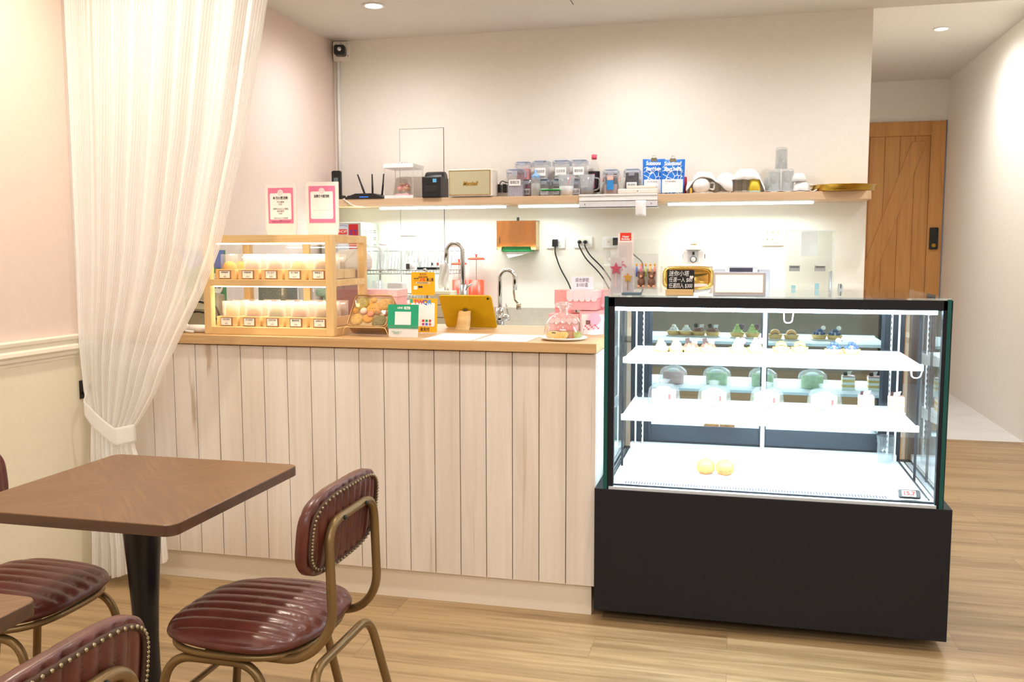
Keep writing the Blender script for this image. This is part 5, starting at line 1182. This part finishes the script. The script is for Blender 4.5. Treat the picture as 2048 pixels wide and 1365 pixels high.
MB().prism([(-.055,0),(.055,.0),(.030,.0)] and [(0,0),(-.045,0),(-.045,.032),(0,.10),(.02,.10)],-.07,.07,'YZ').build('stand_back', m_acryl, t)
# pink gift box behind it
p = at_y(760,580,3.62); t = thing('pink_box','pale pink dotted cake box behind the cookie tin','box',(p.x,3.66,ZK)); hb = at_y(760,580,3.60).z-ZK
MB().box(-.085,.085,-.06,.06,0,hb).build('body', m_palepink, t, bevel=.002); MB().box(-.088,.088,-.063,.063,hb-.03,hb+.001).build('lid', P('dotted_pink','f7c8ca',.6,var=.08,scale=120), t, bevel=.002)
# green payment sign (blank white square), acrylic foot
def pay_sign():
    a = at_y(775,609,3.29); b_ = at_y(836,609,3.29); w = b_.x-a.x; h = a.z-ZK
    t = thing('payment_sign','green payment sign with a blank white square, front of the counter','sign',((a.x+b_.x)/2,3.285,ZK),.0,rx=math.radians(-6))
    MB().box(-w/2+.004,w/2-.001,0,.002,.0,.045).build('white_foot_card', m_paper, t)
    MB().box(-w/2,w/2,-.002,.0005,.034,h).build('green_card', P('payment_green','16a277',.5), t)
    MB().box(-w/2-.001,w/2+.001,-.0032,-.0022,0,h*.0+.046).build('acrylic_sleeve', m_acryl, t)
    MB().box(-w*.26,w*.26,-.0034,-.0021,.048,h-.028).build('white_square', m_paper, t)
    text('LINE','lettering', m_white, t, (-w*.10,-.0024,h-.0135), .0105, w*.17, bold=.0003)
    pb = MB().prism(rrect(.004,.004+w*.20,h-.019,h-.008,.002),-.0030,-.0021).build('pay_patch', P('pale_green','d8f0e4',.5), t)
    text('Pay','lettering', P('payment_green2','16a277',.5), t, (.004+w*.10,-.0033,h-.0135), .009)
    text('行動支付 LINE Pay\n歡迎使用','small_print', P('payment_green3','4aa98a',.6), t, (-w*.2,-.0036,.018), .0055); MB().box(-w/2,w/2,.002,.045,0,.002).build('foot', m_acryl, t)
    # tag at the corner
    MB().prism([(w*.22,h+.006),(w*.30,h+.006),(w*.30,h+.022),(w*.22,h+.022)],-.001,.001).build('corner_tab', P('payment_teal','2fae9a',.5), t)
pay_sign()
a = at_y(818,597,3.47); b_ = at_y(873,597,3.47); w = b_.x-a.x; h = a.z-ZK
t = thing('payment_sign','amber payment sign with coloured letters over a blank panel, behind the green one','sign',((a.x+b_.x)/2,3.47,ZK),rx=math.radians(-5))
m_amber = P('amber_card','f5b012',.5)
MB().box(-w/2,w/2,-.002,.001,.004,h).build('amber_card', m_amber, t); MB().prism(rrect(-w/2+.006,w/2-.010,.028,h-.018,.006),-.0034,-.0022).build('white_panel', m_paper, t)
for ch_,c_,dx in (('T','e0457a',-.3),('W','d8457a',-.1),('Q','3a62c8',.1),('R','3a9ad8',.28)): text(ch_,'letter', P('letter_'+ch_,c_,.5), t, (w*dx*.9-.002,-.0038,h-.016), .026, bold=.0004)
for i,c_ in enumerate(('c8407a','4a6ad0','e0662e','e83a3a','3aa05a','d84040')): MB().box(-.004+.0145*(i%3),.006+.0145*(i%3),-.0040,-.0034,.032+.014*(i//3),.042+.014*(i//3)).build('icon', P('icon_%d'%i,c_,.5), t)
text('全支付','lettering', m_ink, t, (.008,-.0026,.015), .016, .04, bold=.0004)
MB().box(-w/2,w/2,.001,.05,0,.003).build('foot', m_acryl, t); 
a = at_y(815,545,3.50); b_ = at_y(863,592,3.50); w = b_.x-a.x; h = a.z-b_.z
t = thing('promotion_card','amber 3% promotion card on a clear stem above the payment signs','sign',((a.x+b_.x)/2,3.545,ZK),rx=0); z0_ = b_.z-ZK
MB().prism(rrect(-w/2,w/2,z0_,z0_+h,.006),-.002,.001).build('amber_card', m_amber, t); MB().box(-.02,.02,.001,.004,0,z0_+h*.6).box(-.03,.03,-.02,.04,0,.003).build('clear_stem', m_acryl, t)
text('全支付','lettering', m_ink, t, (0,-.0024,z0_+h*.90), .011, w*.3); text('週週刷 最划算','small_print', m_ink, t, (0,-.0024,z0_+h*.78), .007, w*.4)
text('筆筆','lettering', m_ink, t, (-w*.28,-.0024,z0_+h*.66), .016, w*.22, bold=.0004); text('3%','percent', P('hot_orange','f0501e',.5), t, (-.002,-.0024,z0_+h*.66), .019, w*.26, bold=.0006); text('無上限','lettering', m_ink, t, (w*.30,-.0024,z0_+h*.66), .016, w*.30, bold=.0004)
MB().prism(rrect(-w*.30,w*.30,z0_+h*.49,z0_+h*.57,.003),-.003,-.0021).build('pale_pill', P('pale_peach','fbe0b8',.5), t); text('最高再加碼回饋5%','small_print', m_ink, t, (0,-.0033,z0_+h*.53), .006, w*.5)
MB().box(-w*.40,-w*.24,-.003,-.0021,z0_+h*.24,z0_+h*.40).build('white_square', m_paper, t); MB().prism(rrect(-w*.20,-w*.02,z0_+h*.32,z0_+h*.40,.001),-.003,-.0021).build('dark_button', m_ink, t)
# tablet and stand
a = at_y(893,655,3.78); b_ = at_y(995,657,3.78); w = b_.x-a.x
t = thing('tablet','yellow tablet leaning back-to-front, its camera corner showing','tablet',((a.x+b_.x)/2,3.78,ZK+.002),0,rx=math.radians(36)); hT = .178
MB().prism(rrect(-w/2,w/2,0,hT,.012),-.0035,.0035).build('shell', P('yellow_aluminium','d6b412',.38,.35), t, bevel=.001)
MB().prism(rrect(-w/2+.004,w/2-.004,.004,hT-.004,.010),.0036,.0042).build('screen', m_black, t)
MB().cyl((w/2-.016,-.0045,hT-.014),.0055,.0012,'Y').build('camera_lens', m_black, t, True)
p = at_y(928,650,3.70); t = thing('tablet_stand','bent pale wood stand propping up the yellow tablet','stand',(p.x+.002,3.70,ZK))
pf = [(-.045,.003),(-.035,.004),(-.022,.014),(-.012,.032),(-.004,.050),(-.002,.066),(.010,.078)]
up_ = [(y,z) for y,z in pf]; dn = [(y+.004,z-.004 if z > .005 else 0) for y,z in reversed(pf)]
def stf(u,v):
    i = v*(len(pf)-1); k = min(int(i),len(pf)-2); f_ = i-k; y = pf[k][0]*(1-f_)+pf[k+1][0]*f_; z = pf[k][1]*(1-f_)+pf[k+1][1]*f_
    return ((u-.5)*(.052+.014*(1-v)),y,z)
MB().grid(stf,4,30).build('bent_ply', m_pine, t, True, solid=.004)
MB().sphere((0,.012,.080),.012,sy=.5,sz=.7).build('dark_pad', P('dark_felt','5a4416',.8), t, True)
MB().box(-.06,-.055,.05,.09,0,.004).build('base_pin', m_chrome, t)
# menus
def menu(cx,cy,w,d,rz,label,z=0):
    t = thing('menu_sheet', label,'menu',(cx,cy,ZK+z),rz,group='pink bordered menus on the counter')
    MB().box(-w/2,w/2,-d/2,d/2,0,.0008).build('sheet', P('pale_pink_paper','f6d9d3',.7), t); MB().box(-w/2+.012,w/2-.012,-d/2+.012,d/2-.012,.0008,.0012).build('white_field', m_paper, t)
    MB().box(-w*.3,-w*.12,-d/2+.020,-d/2+.024,.0012,.0015).build('print_line', m_ink, t); return t
menu(-1.045,3.345,.20,.28,.0,'pink bordered menu lying flat nearest the payment signs'); menu(-.835,3.345,.205,.28,-.03,'pink bordered menu lying flat left of the glass cloche')
# cloche with cookies
p = at_z(1127,680,CT); cx_, cy_ = p.x, 3.335
t = thing('cake_plate','round white plate under the glass cloche','plate',(cx_,cy_,ZK)); MB().lathe([(0,0),(.07,0),(.085,.006),(.089,.010),(.086,.011),(.07,.007),(0,.006)],seg=56).build('plate', m_white, t, True)
a = at_y(1087,650,cy_); b_ = at_y(1165,650,cy_); r = (b_.x-a.x)/2; ztop = at_y(1127,604,cy_).z-ZK-.0075
t = thing('glass_cloche','clear glass dome with a ball knob covering cookies','cloche',(cx_,cy_,ZK+.0075)); hd = at_y(1127,626,cy_).z-ZK-.0075
MB().lathe([(r,0),(r*1.01,hd*.25),(r*.93,hd*.55),(r*.70,hd*.82),(r*.35,hd*.96),(.016,hd),(.014,hd+.004)],seg=48).build('dome', THIN('thick_clear_glass',(.95,.96,.96),.10,gain=1.3), t, True)
kh = ztop-hd; MB().lathe([(.014,hd+.003),(.017,hd+.010),(.018,hd+kh*.4),(.028,hd+kh*.62),(.027,hd+kh*.85),(.014,hd+kh),(0,ztop)],seg=36).build('knob', THIN('knob_glass',(.9,.92,.92),.18,gain=1.3,haze=.15), t, True)
for dx,dy,rr_,c_,ry,l in ((-.036,-.012,.030,'eec074',.1,'pale round cookie with a dark chip, left under the dome'),(-.004,-.026,.029,'eab45e',-.2,'golden crinkled cookie in the middle under the dome'),(.026,-.006,.027,'a9673e',.15,'brown cookie under the dome, between golden and green'),(.048,-.002,.023,'a8a455',-.15,'green tea cookie at the right under the dome')):
    g = thing('cookie', l,'cookie',(cx_+dx,cy_+dy,ZK+.010)); g.rotation_euler = (0.25,ry,0)
    MB().lathe([(0,0),(rr_*.9,0),(rr_,.007),(rr_*.8,.015),(0,.018)],seg=30,rib=.025,nrib=11).build('cookie', P('plate_cookie',c_,.75,var=.2,scale=120,bump=.6,bscale=140), g, True)
    if dx < -.03: MB().cbox((.0,-.004,.0185),(.014,.008,.003)).build('chocolate_chip', m_dark, g, bevel=.001)
# pink boxes
m_scal = P('scallop_pink','f7cfcf',.6)
def pink_box(p0,p1,ptop,pbot,Y,d,label,zb_=None,light=False):
    a = at_y(p0,ptop,Y); b_ = at_y(p1,pbot,Y); w = b_.x-a.x; zb2 = zb_ if zb_ is not None else b_.z; h = a.z-zb2
    t = thing('pink_cake_box', label,'box',((a.x+b_.x)/2,Y,zb2),group='salmon pink cake boxes stacked on the counter')
    MB().box(-w/2,w/2,0,d,0,h*.62).build('body', m_boxpink, t, bevel=.001)
    MB().box(-w/2-.002,w/2+.002,-.002,d+.002,h*.62+.0005,h).build('lid', m_scal if light else P('lid_pink','f4adad',.6), t, bevel=.001)
    n = max(3,int(round(w/.024))); s_ = w/n
    m = MB()
    for i in range(n): m.cyl((-w/2+s_*(i+.5),-.0050,h*.60),s_*.495,.0025,'Y',20)
    m.build('scalloped_trim', m_scal, t); return t, a.z
t1,z1_ = pink_box(1098,1156,628,668,3.72,.12,'lower pink box seen through the glass cloche',ZK)
t2,z2_ = pink_box(1160,1212,622,668,3.74,.12,'lower pink box at the right, behind the printed pouch',ZK)
t3,z3_ = pink_box(1134,1194,582,627,3.73,.11,'upper pink box with pale scalloped lid, under the price card',max(z1_,z2_)+.0035,True)
t4,_ = pink_box(1108,1146,580,625,3.86,.09,'upper pink box behind and left of the pale lidded one',max(z1_,z2_)+.0035) if False else (None,0)
t4,_ = pink_box(1110,1143,580,640,3.850,.09,'tall pink box behind and left of the pale lidded one',ZK); t5,_ = pink_box(1195,1216,580,640,3.850,.09,'tall pink box partly hidden by the fridge frame',ZK)
a = at_y(1142,553,3.78); b_ = at_y(1186,580,3.78); w = b_.x-a.x; zb_ = z3_+.001
t = thing('price_card','handwritten white price card standing on the pink boxes','price card',((a.x+b_.x)/2,3.79,zb_)); h = a.z-zb_
MB().box(-w/2,w/2,-.001,.001,0,h).build('card', P('lilac_white_card','f0e6ee',.6), t); MB().box(-w/2,w/2,.001,.03,0,.002).build('foot', m_acryl, t)
text('綜合餅乾','handwriting', P('violet_ink','4a3a5a',.7), t, (0,-.0014,h*.70), .020, w*.62); text('$100/盒','handwriting', P('violet_ink','4a3a5a',.7), t, (0,-.0014,h*.36), .020, w*.52)
# printed candy pouch
a = at_y(1163,628,3.60); b_ = at_y(1209,672,3.60); w = b_.x-a.x
t = thing('printed_pouch','clear pouch printed in pink and white at the right end of the counter','pouch',((a.x+b_.x)/2,3.58,ZK)); h = a.z-ZK
m = MB(); m.grid(lambda u,v:((u-.5)*w,-.02*math.sin(math.pi*u)*(1-v*.8),v*h),14,8); m.grid(lambda u,v:((u-.5)*w,.02*math.sin(math.pi*u)*(1-v*.8),v*h),14,8); m.build('pouch', P('blush_print','fbe3e6',.4,var=.12,scale=60), t, True)
MB().lathe([(0,0),(.026,0),(.026,.001),(0,.001)],(.012,-.024,h*.78),24,'Y').build('pink_print', P('candy_pink','f2a6b8',.5), t)
for i in range(10): MB().cyl((-.03+.0065*i,-.026,h*(.25+.25*((i*37%10)/10))),.0028+.001*(i%2),.0015,'Y',10).build('berry_print', P('berry_red','d84a5c',.5), t)
MB().box(-.022,-.004,-.026,-.024,h*.50,h*.72).build('picture', P('brown_print','7a4a48',.6,var=.6,scale=150), t)

# ================================================================== ON THE FRIDGE
ZF = GT+.0005
t = thing('acrylic_rack','clear acrylic rack of cake candle packs on the left of the fridge top','rack',(-.365,3.36,ZF))
MB().box(-.10,.10,-.10,.08,0,.003).box(-.10,.10,.077,.08,.003,.20).box(-.10,-.097,-.08,.08,.003,.16).box(.097,.10,-.08,.08,.003,.20).box(-.10,.10,-.10,-.098,.003,.03).build('rack', m_acryl, t)
def star(r,ri=.42,n=5,cx=0,cz=0):
    return [(cx+(r if k%2==0 else r*ri)*math.sin(math.pi*k/n), cz+(r if k%2==0 else r*ri)*math.cos(math.pi*k/n)) for k in range(2*n)]
def pack(name,p0,p1,ptop,Y,label,zb_=ZF+.0035):
    a = at_y(p0,ptop,Y); b_ = at_y(p1,ptop,Y); w = b_.x-a.x; h = a.z-zb_; t = thing(name,label,'cake candle',((a.x+b_.x)/2,Y,zb_),group='cake candle packs on the fridge')
    return t,w,h
m_pk = P('pearl_card','ebe2e7',.5)
t,w,h = pack('candle_pack',1236,1267,466,3.415,'tall candle pack with red header reading Happy Birthday'); MB().prism(rrect(-w/2,w/2,0,h,.004),0,.002).build('backing_card', P('blush_card','f3e2dc',.6), t)
hd_ = MB().box(-w*.36,w*.36,-.001,0,h*.87,h).build('red_header', P('header_red','e8361e',.5), t); text('Happy\nBirthday','lettering', m_white, t, (0,-.0014,h*.915), .0095, w*.56, bold=.0003)
MB().box(-w*.42,w*.42,-.012,-.001,.02,h*.84).build('blister', m_bag, t)
t,w,h = pack('candle_pack',1231,1254,490,3.375,'pink numeral candle in a pack before the red header'); MB().box(-w/2,w/2,0,.001,0,h).build('sleeve', m_bag, t)
MB().prism(star(.017,.5,5,-.004,h*.62),-.004,-.001).build('star_candle', P('mauve_glitter','c4788e',.4,var=.2,scale=300), t); MB().lathe([(.007,-.003),(.013,-.003),(.013,.003),(.007,.003),(.007,-.003)],(.008,-.003,h*.52),24,'Y').build('numeral_candle', P('rose_glitter','b84a62',.4,var=.2,scale=300), t)
t,w,h = pack('candle_pack',1221,1244,508,3.29,'pack with a rose pink glitter star candle'); MB().box(-w/2,w/2,.001,.006,0,h).build('sleeve', m_bag, t); MB().box(-w*.45,w*.45,.0065,.0075,0,h*.9).build('card', m_pk, t)
MB().prism(star(.024,.45,5,0,h*.62),-.004,.0).build('star_candle', P('rose_glitter','b84a62',.4,var=.25,scale=300), t); MB().cyl((0,-.002,h*.15),.0015,h*.35).build('pick', m_palepink, t)
t,w,h = pack('candle_pack',1244,1268,530,3.28,'pack with a gold star candle'); MB().box(-w/2,w/2,.001,.006,0,h).build('sleeve', m_bag, t); MB().box(-w*.45,w*.45,.0065,.0075,0,h*.9).build('card', m_pk, t)
MB().prism(star(.018,.5,5,0,h*.55),-.004,.0).build('star_candle', P('gold_glitter','d9a64a',.3,.5,var=.2,scale=300), t); MB().cyl((0,-.002,h*.1),.0015,h*.35).build('pick', m_brass, t)
t,w,h = pack('candle_pack',1267,1316,508,3.31,'wide clear pack with two bear candles and five small candles'); MB().box(-w/2,w/2,.001,.007,0,h).build('bag', m_bag, t); MB().box(-w*.48,w*.45,.008,.009,h*.1,h*.62).build('card', P('cream_card','f3ead8',.6), t)
for i,c_ in enumerate(('5a78c8','e07a98','b8d07a','f0c070','ee8a7a')):
    x = -w*.36+w*.185*i; MB().cyl((x,-.004,h*.42+.004*(i%2)),.0035,h*.25).build('small_candle', P('wax_%d'%i,c_,.5), t, True); MB().sphere((x,-.004,h*.72),.0035,sz=1.5).build('flame_tip', P('flame_orange','f5a228',.4), t, True)
m_bear = P('bear_brown','7a5240',.6,var=.2,scale=100)
for x in (-w*.16,w*.26):
    b_ = MB().sphere((x,-.008,h*.28),.014,sz=1.25).sphere((x,-.008,h*.45),.012).sphere((x-.010,-.008,h*.53),.005).sphere((x+.010,-.008,h*.53),.005).build('bear_candle', m_bear, t, True)
    for dx in (-.009,.009): MB().sphere((x+dx,-.020,h*.17),.006).build('paw', P('paw_tan','d99a74',.6), b_, True)
    MB().sphere((x,-.020,h*.43),.005).build('muzzle', P('paw_tan','d99a74',.6), b_, True)
tag(MB().box(-.392,-.325,3.225,3.27,ZF,ZF+.008).build('slate_card_box', P('slate_blue','5a7080',.5), bevel=.001),'small slate grey flat box at the front of the candle rack','box')
# blackboard
a = at_y(1334,540,3.235); b_ = at_y(1389,540,3.235); w = b_.x-a.x; h = a.z-ZF
t = thing('blackboard_sign','small blackboard with white handwritten prices in an oak block','sign',((a.x+b_.x)/2,3.235,ZF),-.03)
MB().box(-w/2-.004,w/2-.002,-.012,.014,0,.0215).build('oak_block', m_pine, t, bevel=.002)
bd = MB().prism(rrect(-w/2,w/2,.010,h,.003),-.0005,.002).build('board', P('chalkboard','101112',.6), t)
m_chalk = P('chalk','f4f4f4',.8)
MB2 = text('迷你小塔','chalk_lettering', m_chalk, t, (-.006,-.0009,h*.84), .021, w*.74, shear=.1); text('♥','chalk_heart', m_chalk, t, (w*.40,-.0009,h*.70), .012)
f0 = h*.52
text('任選一入 $80','chalk_lettering', m_chalk, t, (0,-.0009,h*.60), .019, w*.84, shear=.1); text('任選四入 $300','chalk_lettering', m_chalk, t, (0,-.0125,h*.33), .020, w*.86, shear=.1) if False else text('任選四入 $300','chalk_lettering', m_chalk, t, (0,-.0009,h*.37), .019, w*.86, shear=.1)
# gold tray on a white easel
a = at_y(1325,532,3.34); b_ = at_y(1427,580,3.34); w = b_.x-a.x; h = a.z-b_.z; z0_ = b_.z-ZF
t = thing('gold_tray','shiny gold plastic tray standing upright behind the blackboard','tray',((a.x+b_.x)/2,3.34,ZF),rx=math.radians(-8))
def trayf(u,v):
    # superellipse rim -> inner floor
    a_ = u*2*math.pi; n = 4.5; ca, sa = math.cos(a_), math.sin(a_); rad = 1/((abs(ca)**n+abs(sa)**n)**(1/n))
    k = [1.0,.97,.86,.80,.78,0][min(int(v*5+1e-6),5)] ; dd = [0,-.004,-.004,.018,.020,.020][min(int(v*5+1e-6),5)]
    return (w/2*rad*ca*k, dd, z0_+h/2+h/2*rad*sa*(k if k > .5 else k)*(1 if v == 0 else (1-(1-k)*(w/h-1)*.5 if k > 0 else 0)))
MB().grid(trayf,72,6,closeu=True).build('tray', m_gold, t, True, solid=.0015)
MB().prism(rrect(-w*.42,w*.44,0.0,z0_+.022,.02),.004,.008).build('white_easel', m_white, t, bevel=.002) ; MB().box(-w*.2,w*.2,-.03,.05,0,.003).build('easel_foot', m_white, t)
# pale folded paper behind
# light box
a = at_y(1427,545,3.215); b_ = at_y(1532,545,3.215); w = b_.x-a.x; h = a.z-ZF
t = thing('light_box','glowing white light box with warm panel on the fridge top','light box',((a.x+b_.x)/2,3.215,ZF))
MB().box(-w/2,w/2,.002,.06,0,h).build('housing', P('silver_white','c4c2cc',.35,.1), t, bevel=.002); MB().box(-w/2+.008,w/2-.010,-.001,.0025,.014,h-.010).build('panel', EM('warm_panel',(1.0,.90,.66),1.9), t)
# receipt printer behind it
t = thing('receipt_printer','silver receipt printer with a dark display behind the light box','printer',(at_y(1483,540,3.62).x,3.62,ZF)); hh_ = at_y(1483,533,3.62).z-ZF
MB().box(-.055,.06,0,.12,0,hh_).build('body', P('pale_silver','d4d6dc',.35,.3), t, bevel=.003); MB().box(-.045,.042,-.002,.001,hh_-.026,hh_-.006).build('display', P('smoky_display','3a3844',.2), t)
for s_ in (-1,1): MB().box(s_*.085-.022,s_*.085+.022,.02,.11,0,hh_-.012).build('side_wing', P('silver_grey','b9bcc4',.35,.3), t, bevel=.003)
# acrylic case with steel latches
a = at_y(1573,461,3.84); b_ = at_y(1671,461,3.84); w = b_.x-a.x; h = a.z-ZF
t = thing('acrylic_case','tall clear acrylic cupboard with two steel catches on the fridge top','acrylic case',((a.x+b_.x)/2,3.84,ZF)); 
MB().box(-w/2,w/2,0,.003,0,h).box(-w/2,-w/2+.003,.003,.10,0,h).box(w/2-.003,w/2,.003,.10,0,h).box(-w/2,w/2,.003,.10,h-.003,h).box(-w/2,w/2,.10,.103,0,h).build('box', THIN('case_acrylic',(.955,.965,.96),.05,gain=1.0), t)
m = MB()
for x in (-w/2,w/2-.002): m.box(x,x+.002,-.001,.0,0,h)
m.box(-w/2,w/2,-.001,0,h-.003,h); m.build('polished_edges', P('edge_white','dfe5e4',.2), t)
for px in (1589,1640):
    p = at_y(px,537,3.835); k = MB().box(p.x-(a.x+b_.x)/2-.021,p.x-(a.x+b_.x)/2+.021,-.006,-.0012,p.z-ZF-.012,p.z-ZF+.012).build('steel_catch', P('catch_steel','a39d96',.3,.8), t, bevel=.001); MB().box(p.x-(a.x+b_.x)/2-.017,p.x-(a.x+b_.x)/2+.017,-.008,-.006,p.z-ZF+.002,p.z-ZF+.008).build('latch_bar', P('dark_steel','6e6a66',.3,.8), k)
for px,ph in ((1587,571),(1634,567)):
    p = at_y(px,ph,3.90); t2_ = tag(MB().box(p.x-.008,p.x+.008,3.89,3.91,ZF+.001,p.z).build('blue_eraser', P('powder_blue','a4d3df',.6), bevel=.001),'small powder blue block inside the acrylic cupboard, %s' % ('left of the two' if px < 1600 else 'right of the two'),'block','powder blue blocks in the acrylic cupboard')
a2 = at_y(1603,462,3.85); b2 = at_y(1634,513,3.85); tag(MB().box(a2.x,b2.x,3.8445,3.8455,b2.z,a2.z-.004).build('paper_sheet', m_paper),'white folded sheet hung inside the acrylic cupboard','paper')
a2 = at_y(1660,541,3.83); tag(MB().prism(fillet([(0,0),(0,.001),(0,0)],.001) and rrect(a2.x-.005,a2.x+.006,ZF,a2.z,.005),3.80,3.825).build('steel_bar', m_chrome, bevel=.002),'narrow upright steel bar by the right edge of the acrylic cupboard','bar')
p = at_y(1680,567,3.86); t = thing('tape_dispenser','tiny grey clip standing right of the acrylic cupboard','clip',(p.x,3.86,ZF)); MB().prism([(-.010,0),(.012,0),(.010,.020),(-.006,.026)],-.008,.008).build('body', P('clip_grey','b9bcbc',.4), t, bevel=.002); MB().box(.001,.004,-.010,-.008,.006,.024).build('slot', m_ink, t)
